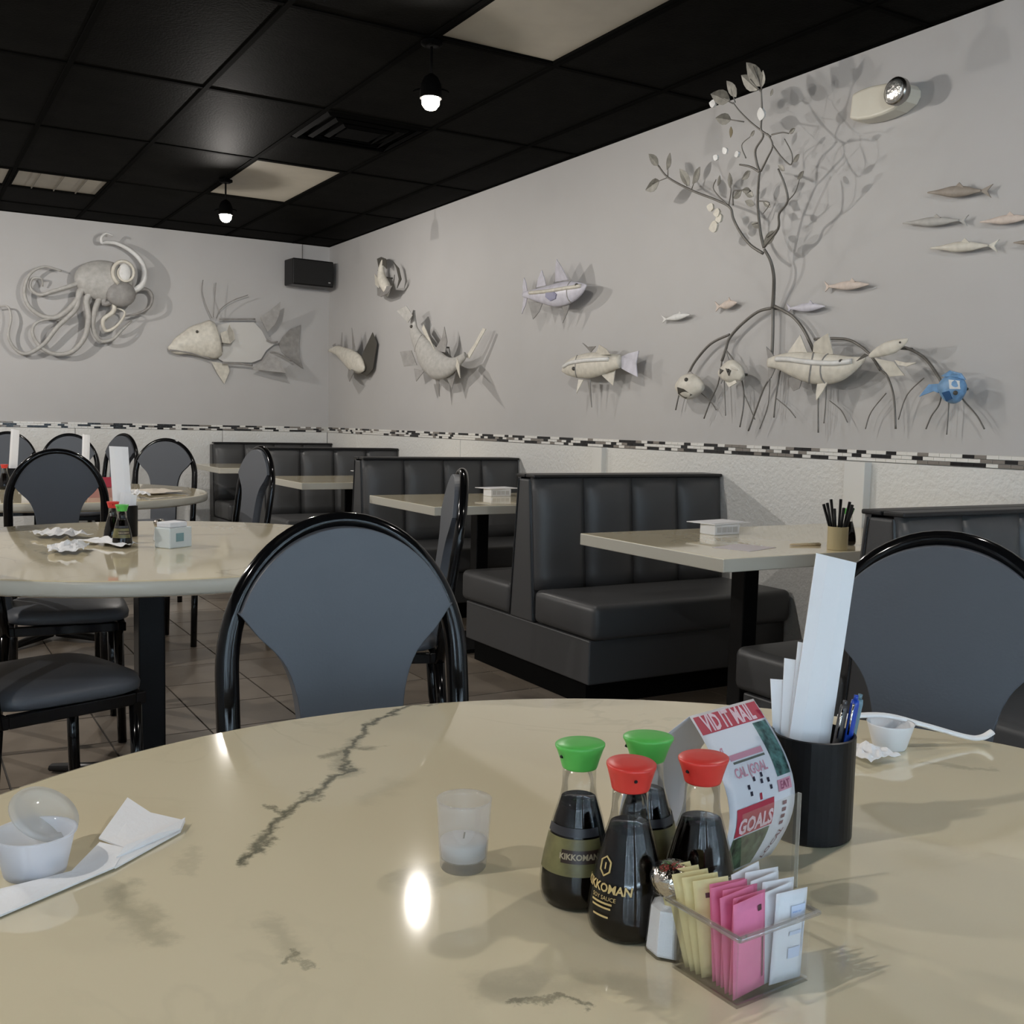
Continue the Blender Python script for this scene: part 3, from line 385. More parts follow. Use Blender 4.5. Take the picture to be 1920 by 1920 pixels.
  'roots': [([(-3.5876, 1.7131, 0.04), (-3.6785, 1.7031, 0.04), (-3.7891, 1.6496, 0.04), (-3.8641, 1.5917, 0.04), (-3.8876, 1.5387, 0.04), (-3.9113, 1.4852, 0.04)], 0.012), ([(-3.8652, 1.6098, 0.04), (-3.9985, 1.5717, 0.04), (-4.107, 1.4928, 0.04), (-4.1544, 1.4329, 0.04)], 0.011), ([(-3.5701, 1.7202, 0.04), (-3.4617, 1.6694, 0.04), (-3.3897, 1.6062, 0.04), (-3.3409, 1.5373, 0.04), (-3.3103, 1.4866, 0.04)], 0.012), ([(-3.5816, 1.7126, 0.04), (-3.5758, 1.6181, 0.04), (-3.5744, 1.498, 0.04), (-3.5801, 1.3949, 0.04)], 0.012), ([(-3.3202, 1.5567, 0.04), (-3.2024, 1.5541, 0.04), (-3.1088, 1.537, 0.04), (-3.0159, 1.4817, 0.04), (-2.9534, 1.41, 0.04)], 0.01), ([(-2.8753, 1.5055, 0.04), (-2.8105, 1.4874, 0.04), (-2.7371, 1.4473, 0.04), (-2.6718, 1.3724, 0.04), (-2.6524, 1.3358, 0.04)], 0.01), ([(-4.2032, 1.3815, 0.04), (-4.2229, 1.3338, 0.04), (-4.2481, 1.2469, 0.04)], 0.006), ([(-4.0547, 1.3317, 0.04), (-3.9819, 1.289, 0.04), (-3.938, 1.2473, 0.04)], 0.004), ([(-3.9113, 1.4852, 0.04), (-3.932, 1.3761, 0.04), (-3.9822, 1.2937, 0.04), (-4.0261, 1.205, 0.04)], 0.006), ([(-3.894, 1.4209, 0.04), (-3.8818, 1.3295, 0.04), (-3.8686, 1.22, 0.04)], 0.004), ([(-3.8876, 1.5387, 0.04), (-3.8174, 1.4726, 0.04), (-3.7595, 1.3726, 0.04), (-3.7472, 1.2743, 0.04), (-3.7665, 1.1667, 0.04)], 0.006), ([(-3.7504, 1.3279, 0.04), (-3.7015, 1.2564, 0.04), (-3.6668, 1.2035, 0.04)], 0.004), ([(-3.5801, 1.3949, 0.04), (-3.6196, 1.3436, 0.04), (-3.6632, 1.2476, 0.04), (-3.7077, 1.1498, 0.04)], 0.007), ([(-3.5812, 1.4122, 0.04), (-3.5848, 1.2738, 0.04), (-3.633, 1.16, 0.04)], 0.004), ([(-3.5165, 1.4274, 0.04), (-3.5257, 1.385, 0.04), (-3.5382, 1.2994, 0.04), (-3.5449, 1.2133, 0.04)], 0.006), ([(-3.5323, 1.2994, 0.04), (-3.4591, 1.2564, 0.04), (-3.4104, 1.2143, 0.04)], 0.004), ([(-3.2817, 1.3793, 0.04), (-3.2809, 1.281, 0.04), (-3.2726, 1.1495, 0.04)], 0.006), ([(-3.2435, 1.3703, 0.04), (-3.2383, 1.2889, 0.04), (-3.2428, 1.191, 0.04)], 0.004), ([(-3.217, 1.2888, 0.04), (-3.1515, 1.2483, 0.04), (-3.1122, 1.1966, 0.04)], 0.004), ([(-2.9534, 1.41, 0.04), (-2.9186, 1.3861, 0.04), (-2.8804, 1.3018, 0.04), (-2.8626, 1.1728, 0.04)], 0.007), ([(-2.9188, 1.3174, 0.04), (-2.9904, 1.2407, 0.04), (-3.0152, 1.1703, 0.04)], 0.004), ([(-2.7409, 1.3741, 0.04), (-2.8166, 1.3087, 0.04), (-2.8512, 1.2109, 0.04)], 0.004), ([(-2.6524, 1.3358, 0.04), (-2.6649, 1.2707, 0.04), (-2.6963, 1.2269, 0.04), (-2.7188, 1.1752, 0.04)], 0.005), ([(-2.6267, 1.3282, 0.04), (-2.6218, 1.2562, 0.04), (-2.6233, 1.1551, 0.04)], 0.004), ([(-2.5843, 1.3132, 0.04), (-2.5492, 1.2774, 0.04), (-2.4978, 1.2281, 0.04), (-2.463, 1.1795, 0.04)], 0.005)],
  'emerg': [(-3.1444, 2.5484), (-3.0982, 2.5559), (-3.0445, 2.557), (-2.9758, 2.5498), (-2.9085, 2.5365), (-2.8726, 2.5232), (-2.8553, 2.5007), (-2.8547, 2.4765), (-2.8704, 2.4521), (-2.9167, 2.4307), (-2.9778, 2.4224), (-3.041, 2.4224), (-3.1064, 2.4306), (-3.1544, 2.4462)],
  'emerg_lamp': [(-2.8842, 2.4874), (-2.8313, 2.4741)],
  'veins': [([(0.097, 0.737), (0.028, 0.697), (-0.035, 0.627), (-0.081, 0.532), (-0.141, 0.469), (-0.184, 0.432), (-0.202, 0.4), (-0.237, 0.36), (-0.261, 0.327)], 0.01, 0.8), ([(-0.088, 0.575), (-0.046, 0.599), (-0.016, 0.589)], 0.014, 0.5), ([(-0.035, 0.627), (-0.074, 0.561), (-0.09, 0.506)], 0.02, 0.35), ([(-0.197, 0.456), (-0.188, 0.418)], 0.006, 0.6), ([(-0.361, 0.332), (-0.361, 0.283), (-0.359, 0.217)], 0.02, 0.28), ([(-0.273, 0.21), (-0.272, 0.16)], 0.02, 0.2), ([(-0.27, 0.166), (-0.279, 0.148)], 0.006, 0.6), ([(-0.273, 0.158), (-0.268, 0.129)], 0.005, 0.4), ([(-0.155, 0.016), (-0.13, 0.014), (-0.121, -0.008)], 0.006, 0.6), ([(-0.161, 0.043), (-0.102, 0.015), (-0.062, -0.02)], 0.03, 0.22), ([(-0.294, 0.387), (-0.312, 0.337)], 0.012, 0.15), ([(0.165, 0.135), (0.158, 0.061), (0.152, 0.018)], 0.05, 0.22), ([(-0.135, 0.251), (-0.133, 0.213)], 0.02, 0.15), ([(0.555, 0.236), (0.606, 0.184)], 0.012, 0.25), ([(0.097, 0.737), (0.153, 0.731)], 0.006, 0.5), ([(-0.098, 0.426), (-0.052, 0.458)], 0.03, 0.12)],
}

# ================================================================ THE ROOM
# ---- floor: grout bed with separate tiles
floor = struct(MB().box(XL, XR, YF, YB, -0.06, -0.004).done('floor', FLOORG))
TS = 0.35
tile_meshes = []
for i, tm in enumerate(TILES):
    me = MB().box(-TS / 2 + 0.0035, TS / 2 - 0.0035, -TS / 2 + 0.0035, TS / 2 - 0.0035, -0.004, 0.0).mesh('floor_tile')
    me.materials.append(tm); tile_meshes.append(me)
cells = []
ix0 = int(math.floor((XL - 0.295) / TS)); ix1 = int(math.ceil((XR - 0.295) / TS))
iy0 = int(math.floor((YF - 4.54) / TS)); iy1 = int(math.ceil((YB - 4.54) / TS))
for ix in range(ix0, ix1):
    for iy in range(iy0, iy1):
        x0 = 0.295 + ix * TS; y0 = 4.54 + iy * TS
        cells.append((x0, y0))
def shown(c):
    return -0.5 < c[0] < 2.6 and 2.9 < c[1] < 9.0
parts = [c for c in cells if shown(c) and c[0] > XL and c[0] + TS < XR and c[1] + TS < YB][:300]
rest = [c for c in cells if c not in parts]
for c in parts:
    t = link('floor_tile', tile_meshes[random.choice((0, 0, 1, 2))], None, floor)
    t.location = (c[0] + TS / 2, c[1] + TS / 2, 0)
mb = MB()
for c in rest:
    x0, x1 = max(c[0] + 0.0035, XL), min(c[0] + TS - 0.0035, XR); y0, y1 = max(c[1] + 0.0035, YF), min(c[1] + TS - 0.0035, YB)
    if x1 > x0 and y1 > y0: mb.box(x0, x1, y0, y1, -0.004, 0.0)
fr = mb.done('floor_tile_field', TILES[0], floor); fr['kind'] = 'stuff'

# ---- ceiling: black drop ceiling, bars and tiles
ceiling = struct(MB().box(XL, XR, YF, YB, ZC + 0.06, ZC + 0.10).done('ceiling', CEIL))
GX = [1.96 + 0.61 * k for k in range(-9, 3)]
GY = [4.05 + 1.22 * k for k in range(-5, 5)]
xs = [XL] + [g for g in GX if XL + 0.05 < g < XR - 0.05] + [XR]
ys = [YF] + [g for g in GY if YF + 0.05 < g < YB - 0.05] + [YB]
for g in xs[1:-1]:
    mb = MB().box(g - 0.012, g + 0.012, YF, YB, ZC - 0.004, ZC + 0.002); mb.box(g - 0.002, g + 0.002, YF, YB, ZC, ZC + 0.03)
    mb.done('grid_bar', GRID, ceiling)
for g in ys[1:-1]:
    MB().box(XL, XR, g - 0.012, g + 0.012, ZC - 0.003, ZC + 0.0015).done('grid_cross_bar', GRID, ceiling)
MB().box(XR - 0.02, XR, YF, YB, ZC - 0.003, ZC + 0.02).done('wall_angle', GRID, ceiling)
MB().box(XL, XR, YB - 0.02, YB, ZC - 0.003, ZC + 0.02).done('wall_angle', GRID, ceiling)
def near(a, b): return abs(a - b) < 0.02
SPECIAL = {(1.96, 2.83): 'panel', (1.96, 6.49): 'panel', (0.74, 7.71): 'half', (0.13, 7.71): 'half', (1.96, 5.27): 'vent', (-1.7, 2.83): 'panel', (-1.7, 6.49): 'panel', (-0.48, 0.39): 'panel'}
def special(x, y):
    for (a, b), k in SPECIAL.items():
        if near(a, x) and near(b, y): return k
def ceiling_tile(x0, x1, y0, y1, sag):
    nx, ny = 6, 10
    mb = MB()
    rows = []
    for j in range(ny + 1):
        r = []
        for i in range(nx + 1):
            u, v = i / nx, j / ny
            z = ZC + 0.002 - sag * math.sin(PI * u) ** 0.6 * math.sin(PI * v) ** 0.6 if 0 < i < nx and 0 < j < ny else ZC + 0.002
            r.append(mb.bm.verts.new((x0 + (x1 - x0) * u, y0 + (y1 - y0) * v, z)))
        rows.append(r)
    top = [[mb.bm.verts.new((v.co.x, v.co.y, v.co.z + 0.014)) for v in r] for r in rows]
    for R_ in (rows, top):
        for j in range(ny):
            for i in range(nx):
                mb.bm.faces.new((R_[j][i], R_[j][i + 1], R_[j + 1][i + 1], R_[j + 1][i]))
    return mb.done('ceiling_tile', CEIL, ceiling, smooth=True)
for a, b in zip(xs, xs[1:]):
    for c, d in zip(ys, ys[1:]):
        k = special(a, c)
        if k == 'panel': continue
        e = 0.003
        if k in ('half', 'vent'):
            MB().box(a, b, c + 0.598, c + 0.622, ZC - 0.003, ZC + 0.0015).done('grid_cross_bar', GRID, ceiling)
            ceiling_tile(a + e, b - e, c + 0.61 + e, d - e, 0.004)
        else:
            ceiling_tile(a + e, b - e, c + e, d - e, random.choice((0.002, 0.004, 0.008, 0.013)))

def light_panel(x, y, ly, label, cells=1):
    t = thing('ceiling_light_panel', label, 'light panel', (x + 0.305, y + ly / 2, ZC - 0.003), 0, 'unlit ceiling light panels')
    w, l = 0.29, ly / 2 - 0.016
    MB().box(-w, w, -l, l, 0.012, 0.017).done('lens', LENS, t)
    fm = MB()
    fm.box(-w, -w + 0.012, -l, l, 0.0, 0.03); fm.box(w - 0.012, w, -l, l, 0.0, 0.03); fm.box(-w + 0.012, w - 0.012, -l, -l + 0.012, 0.0, 0.03); fm.box(-w + 0.012, w - 0.012, l - 0.012, l, 0.0, 0.03)
    fm.done('frame', GRID, t)
    for k in range(1, cells):
        xx = -w + 2 * w * k / cells
        MB().box(xx - 0.003, xx + 0.003, -l + 0.013, l - 0.013, 0.0, 0.011).done('louver_blade', mat('louver', (0.10, 0.09, 0.07), 0.5), t)
    return t
light_panel(1.96, 2.83, 1.22, 'unlit cream ceiling light panel above the front of the room, at the top edge')
light_panel(1.96, 6.49, 1.22, 'unlit cream ceiling light panel between the vent and the back wall')
light_panel(0.74, 7.71, 0.61, 'small louvred unlit ceiling light panel near the back wall, left of the far lamp', 4)
light_panel(0.13, 7.71, 0.61, 'small louvred unlit ceiling light panel cut by the left edge of the picture', 4)
light_panel(-1.70, 2.83, 1.22, 'unlit cream ceiling light panel over the left side of the room')
light_panel(-1.70, 6.49, 1.22, 'unlit cream ceiling light panel over the far left of the room')
light_panel(-0.48, 0.39, 1.22, 'unlit cream ceiling light panel over the camera position')
v = thing('air_vent', 'black square ceiling air vent with stepped louvres beside the near lamp', 'vent', (2.265, 5.575, ZC - 0.004))
for k, h in enumerate((0.285, 0.215, 0.145)):
    mb = MB(); w = 0.022
    z0, z1 = 0.004 - k * 0.004, 0.022 - k * 0.004
    def ringpt(hh, z): return [(-hh, -hh, z), (hh, -hh, z), (hh, hh, z), (-hh, hh, z)]
    mb.rings([ringpt(h, z1), ringpt(h, z0), ringpt(h - w, z0 - 0.012), ringpt(h - w, z1 - 0.012)], True, False)
    mb.done('louver_ring' if k else 'frame', MATTE, v)
MB().box(-0.10, 0.10, -0.10, 0.10, -0.012, -0.006).done('centre_plate', MATTE, v)
MB().box(-0.28, 0.28, -0.28, 0.28, 0.026, 0.03).done('duct_back', KICK, v)

# ---- walls
wall_right = struct(MB().box(XR, XR + 0.12, YF - 0.12, YB + 0.12, -0.06, ZC + 0.1).done('wall_right', WALLP))
wall_back = struct(MB().box(XL - 0.12, XR, YB, YB + 0.12, -0.06, ZC + 0.1).done('wall_back', WALLP))
wall_left = struct(MB().box(XL - 0.12, XL, YF - 0.12, YB, -0.06, ZC + 0.1).done('wall_left', WALLP))
mb = MB()
edges = [XL] + [e for w in WIN for e in w] + [XR]
for i in range(0, len(edges), 2): mb.box(edges[i], edges[i + 1], YF - 0.12, YF, -0.06, ZC + 0.1)
for w in WIN:
    mb.box(w[0], w[1], YF - 0.12, YF, -0.06, WZ[0]); mb.box(w[0], w[1], YF - 0.12, YF, WZ[1], ZC + 0.1)
wall_front = struct(mb.done('wall_front', WALLP))
for n, w in enumerate(WIN):
    wn = struct(bpy.data.objects.new('window_%d' % (n + 1), None)); C.objects.link(wn)
    mb = MB()
    for a, b, c, d in ((w[0], w[0] + 0.05, WZ[0], WZ[1]), (w[1] - 0.05, w[1], WZ[0], WZ[1]), (w[0] + 0.05, w[1] - 0.05, WZ[0], WZ[0] + 0.05), (w[0] + 0.05, w[1] - 0.05, WZ[1] - 0.05, WZ[1]), ((w[0] + w[1]) / 2 - 0.025, (w[0] + w[1]) / 2 + 0.025, WZ[0] + 0.05, WZ[1] - 0.05)):
        mb.box(a, b, YF - 0.09, YF - 0.04, c, d)
    mb.done('window_frame', mat('aluminium', (0.5, 0.5, 0.5), 0.3, metal=1.0), wn)
    mid = (w[0] + w[1]) / 2
    for a, b in ((w[0] + 0.05, mid - 0.025), (mid + 0.025, w[1] - 0.05)):
        MB().box(a, b, YF - 0.068, YF - 0.062, WZ[0] + 0.05, WZ[1] - 0.05).done('pane', clear_mat('window_glass', (0.95, 0.98, 0.97), 0.03), wn)

# ---- white textured panels with joint strips, below the mosaic border
BZ0, BZ1 = 1.035, 1.083
PT = 0.010
strips_R = [9.34, 8.61, 6.68, 4.93, 3.06, 1.84, 0.62, -0.6, -1.82, YF]
for a, b in zip(strips_R, strips_R[1:]):
    MB().box(XR - PT, XR, b + 0.004, a - 0.004, 0.09, BZ0 - 0.002).done('wall_panel', FRP, wall_right, bevel=0.002)
for y, hw, th in ((4.93, 0.045, 0.045), (3.055, 0.055, 0.05), (8.61, 0.006, 0.014), (6.68, 0.008, 0.016)):
    MB().box(XR - th, XR - PT + 0.001 if th < 0.02 else XR, y - hw, y + hw, 0.09, BZ0 - 0.003).done('joint_strip', STRIPM, wall_right, bevel=0.003)
for a, b in zip([XL, -2.34, -1.12, 0.1, 1.32, 2.54], [-2.34, -1.12, 0.1, 1.32, 2.54, XR - PT]):
    MB().box(a + 0.003, b - 0.003, YB - PT, YB, 0.09, BZ0 - 0.002).done('wall_panel', FRP, wall_back, bevel=0.002)
struct(MB().box(XR - 0.014, XR, YF, YB - 0.014, 0.0, 0.088).done('baseboard_right', KICK))
struct(MB().box(XL, XR - 0.014, YB - 0.014, YB, 0.0, 0.088).done('baseboard_back', KICK))
# mosaic stick border
SL, SH, SG = 0.0495, 0.0135, 0.0016
def stick_mesh(along_y):
    out = []
    for m in (BLK, WHT, GRY):
        mb = MB()
        if along_y: mb.box(-0.007, 0.0, -SL / 2, SL / 2, -SH / 2, SH / 2)
        else: mb.box(-SL / 2, SL / 2, -0.007, 0.0, -SH / 2, SH / 2)
        me = mb.mesh('mosaic_stick'); me.materials.append(m); out.append(me)
    return out
MB().box(XR - 0.005, XR, YF, YB - 0.005, BZ0, BZ1).done('mosaic_bed', GROUT, wall_right)
MB().box(XL, XR - 0.005, YB - 0.005, YB, BZ0, BZ1).done('mosaic_bed', GROUT, wall_back)
def border(wall, along_y, n_parts, start, stop):
    ms = stick_mesh(along_y)
    items = []
    for row in range(3):
        z = BZ0 + 0.0085 + row * (SH + 0.002)
        p = start + (row % 2) * SL * 0.5 + 0.01
        run = 0; col = 1
        while p + SL < stop:
            if run <= 0:
                col = random.choice((0, 1, 0, 1, 2, 1)) if col != 0 else random.choice((1, 1, 2)); run = random.choice((1, 1, 2, 3)) if col == 0 else random.choice((1, 1, 2))
            run -= 1
            items.append((p + SL / 2, z, col)); p += SL + SG
    return ms, items
ms, items = border('r', True, 300, YF, YB - 0.01)
items.sort(key=lambda i: abs(i[0] - 1.9) if i[0] > 1.9 else 50 + abs(i[0] - 1.9))
joined = [MB(), MB(), MB()]
for k, (p, z, c) in enumerate(items):
    if k < 300:
        o = link('mosaic_stick', ms[c], None, wall_right); o.location = (XR - 0.0045, p, z)
    else:
        joined[c].box(XR - 0.0115, XR - 0.0045, p - SL / 2, p + SL / 2, z - SH / 2, z + SH / 2)
for c, m in enumerate((BLK, WHT, GRY)):
    o = joined[c].done('mosaic_stick_run', m, wall_right); o['kind'] = 'stuff'
ms, items = border('b', False, 200, XL, XR - 0.02)
items.sort(key=lambda i: -i[0])
joined = [MB(), MB(), MB()]
for k, (p, z, c) in enumerate(items):
    if k < 180:
        o = link('mosaic_stick', ms[c], None, wall_back); o.location = (p, YB - 0.0045, z)
    else:
        joined[c].box(p - SL / 2, p + SL / 2, YB - 0.0115, YB - 0.0045, z - SH / 2, z + SH / 2)
for c, m in enumerate((BLK, WHT, GRY)):
    o = joined[c].done('mosaic_stick_run', m, wall_back); o['kind'] = 'stuff'

# ================================================================ LAMPS
def spot_lamp(x, y, label, power=1.0):
    t = thing('ceiling_spot_lamp', label, 'lamp', (x, y, ZC - 0.004), 0, 'hanging ceiling spot lamps')
    MB().lathe([(0.045, 0.0), (0.045, -0.012), (0.03, -0.02)], 24).done('canopy', MATTE, t, smooth=False)
    MB().lathe([(0.006, -0.018), (0.006, -0.17)], 10).done('stem', MATTE, t)
    MB().lathe([(0.010, -0.13), (0.030, -0.145), (0.044, -0.175), (0.047, -0.2305), (0.0445, -0.2305), (0.041, -0.178), (0.028, -0.15), (0.012, -0.14)], 28, caps=False).done('shade', MATTE, t, smooth=True)
    MB().tube([(0.074 * math.cos(math.radians(a)) * 0.86, 0.074 * math.cos(math.radians(a)) * -0.51, -0.205 + 0.018 * math.sin(math.radians(a))) for a in range(0, 181, 15)], 0.0035, 8).done('gimbal_arm', MATTE, t, smooth=True)
    bulb = MB().lathe([(0.012, -0.185), (0.016, -0.20), (0.030, -0.216), (0.038, -0.236), (0.036, -0.256), (0.024, -0.272), (0.006, -0.279)], 24)
    bulb.done('bulb', bulb_mat(), t, smooth=True)
    ld = bpy.data.lights.new('lamp_light', 'POINT'); ld.energy = LAMP_POWER * power; ld.color = (1.0, 0.945, 0.885); ld.shadow_soft_size = 0.022
    lo = bpy.data.objects.new('lamp_light', ld); lo.location = (x, y, ZC - 0.004 - 0.242); C.objects.link(lo)   # the filament inside the bulb
    return t
spot_lamp(1.98, 4.08, 'lit ceiling spot lamp nearest the camera, right of the vent', power=0.40)
spot_lamp(1.97, 7.17, 'lit ceiling spot lamp far back above the octopus side of the corner', 0.66)
spot_lamp(1.98, 0.98, 'lit ceiling spot lamp over the right chair, out of the top of the picture', power=0.46)
spot_lamp(-1.2, 0.98, 'lit ceiling spot lamp over the left of the front table', 0.9)
spot_lamp(-1.2, 4.08, 'lit ceiling spot lamp over the left side of the room', 1.5)
spot_lamp(-1.2, 7.17, 'lit ceiling spot lamp over the far left of the room', 2.6)

# ================================================================ TABLES
def round_table(x, y, label, veins=None, name='marble'):
    t = thing('round_table', label, 'table', (x, y, 0), 0, 'round cream dining tables')
    seg = 96
    top = MB().lathe([(0.745, 0.717), (0.757, 0.721), (0.760, 0.728), (0.760, 0.753), (0.757, 0.758), (0.750, 0.760)], seg)
    m = marble_mat(name, veins) if veins else MARB
    o = top.done('tabletop', m, t)
    o.data.materials.append(EDGE)
    for p in o.data.polygons:
        if abs(p.normal.z) < 0.8: p.material_index = 1; p.use_smooth = True
    MB().box(-0.04, 0.04, -0.04, 0.04, 0.035, 0.70).done('column', BLACKP, t, bevel=0.004)
    MB().box(-0.20, 0.20, -0.20, 0.20, 0.70, 0.717).done('top_plate', BLACKP, t)
    mb = MB()
    for k in range(4):
        a = PI / 4 + k * PI / 2; d = Vector((math.cos(a), math.sin(a), 0))
        f = MB().tube([d * 0.03 + Vector((0, 0, 0.035)), d * 0.20 + Vector((0, 0, 0.028)), d * 0.36 + Vector((0, 0, 0.014))], [(0.03, 0.022), (0.028, 0.02), (0.022, 0.012)], 8)
        f.done('base_foot', BLACKP, t, smooth=True)
    return t
round_table(0.523, 0.574, 'big round cream marble table in the foreground', ART['veins'], 'front_marble')
round_table(0.682, 3.347, 'round cream table at the left behind the front chair')
round_table(0.70, 5.76, 'far round cream table at the left, third from the camera')

def booth_table(y, label):
    t = thing('booth_table', label, 'table', (2.85, y, 0), 0, 'booth tables along the right wall')
    o = MB().box(-0.66, 0.62, -0.39, 0.39, 0.717, 0.76).done('tabletop', MARB, t, bevel=0.003)
    o.data.materials.append(EDGE)
    for p in o.data.polygons:
        if abs(p.normal.z) < 0.8: p.material_index = 1
    MB().box(-0.235, -0.165, -0.035, 0.035, 0.02, 0.717).done('column', BLACKP, t, bevel=0.004)
    MB().box(-0.40, 0.02, -0.22, 0.22, 0.0, 0.02).done('base_plate', BLACKP, t, bevel=0.004)
    return t
booth_table(2.80, 'cream booth table nearest the camera, right side')
booth_table(4.79, 'second cream booth table from the camera, behind the profile chair')
booth_table(6.64, 'third cream booth table from the camera')
booth_table(8.53, 'farthest cream booth table, by the corner')

# ================================================================ BOOTH BENCHES
BX0, BX1 = 2.42, 3.515
def bench(y, label, sides=(-1, 1)):
    t = thing('booth_bench', label, 'bench', ((BX0 + BX1) / 2, y, 0), 0, 'grey vinyl booth benches')
    h = (BX1 - BX0) / 2
    lo = -0.53 if -1 in sides else -0.06; hi = 0.53 if 1 in sides else 0.06
    MB().box(-h + 0.03, h, lo + 0.05, hi - 0.05 if hi > 0.1 else hi, 0.0, 0.10).done('kick_plate', KICK, t)
    MB().box(-h + 0.006, h, lo, hi, 0.10, 0.285).done('base', VINYL, t, bevel=0.006)
    # back core with end cap
    poly = [(-0.045 if -1 in sides else -0.05, 0.915), (0.045 if 1 in sides else 0.05, 0.915), (0.10 if 1 in sides else 0.05, 0.285), (-0.10 if -1 in sides else -0.05, 0.285)]
    MB().prism(poly, lambda a, b: (-h, a, b), lambda a, b: (h, a, b)).done('back_core', VINYL, t, bevel=0.008)
    for s in sides:
        # seat cushion, a rounded slab
        yy0, yy1 = sorted((s * 0.105, s * 0.575))
        MB().box(-h - 0.004, h - 0.004, yy0, yy1, 0.287, 0.435).done('seat_cushion', VINYL, t, smooth=True, bevel=0.03, seg=4)
        # channel-tufted back: four puffed panels
        n = 4; L0 = -h + 0.006; wch = (2 * h - 0.012) / n
        for k in range(n):
            x0 = L0 + k * wch
            mb = MB(); rings = []
            nx, nz = 8, 8
            rows = []
            for j in range(nz + 1):
                v = j / nz; z = 0.43 + (0.925 - 0.43) * v
                yb = s * (0.10 - 0.055 * (z - 0.285) / 0.63)
                row = []
                for i in range(nx + 1):
                    u = i / nx
                    puff = 0.018 + 0.034 * (max(0.0, 1 - abs(2 * u - 1) ** 3.2)) * (max(0.0, 1 - max(0, (v - 0.8) / 0.2) ** 2.4))
                    row.append((x0 + 0.002 + (wch - 0.004) * u, yb + s * puff, z))
                rows.append(row)
            vs = [[mb.bm.verts.new(p) for p in r] for r in rows]
            bs = [[mb.bm.verts.new((p[0], s * (0.095 - 0.055 * (p[2] - 0.285) / 0.63), p[2])) for p in r] for r in rows]
            for j in range(nz):
                for i in range(nx):
                    mb.bm.faces.new((vs[j][i], vs[j][i + 1], vs[j + 1][i + 1], vs[j + 1][i]))
            for j in range(nz):
                mb.bm.faces.new((vs[j][0], vs[j + 1][0], bs[j + 1][0], bs[j][0])); mb.bm.faces.new((vs[j][nx], vs[j + 1][nx], bs[j + 1][nx], bs[j][nx]))
            for i in range(nx):
                mb.bm.faces.new((vs[nz][i], vs[nz][i + 1], bs[nz][i + 1], bs[nz][i])); mb.bm.faces.new((vs[0][i], vs[0][i + 1], bs[0][i + 1], bs[0][i]))
            mb.done('back_channel', VINYL, t, smooth=True)
        MB().box(-h + 0.004, h - 0.002, min(s * 0.004, s * 0.075), max(s * 0.004, s * 0.075), 0.922, 0.936).done('top_piping', VINYLT, t, bevel=0.004)
        MB().tube([(-h - 0.001, s * 0.045, 0.915), (-h - 0.001, s * 0.10, 0.29)], 0.004, 6).done('seam_piping', VINYLT, t)
    return t
bench(2.02, 'grey booth bench nearest the camera, half hidden by the right chair')
bench(3.975, 'grey double booth bench in the middle of the picture')
bench(5.91, 'third grey double booth bench from the camera')
bench(7.80, 'fourth grey double booth bench from the camera')
bench(9.27, 'single grey booth bench against the back wall', (-1,))

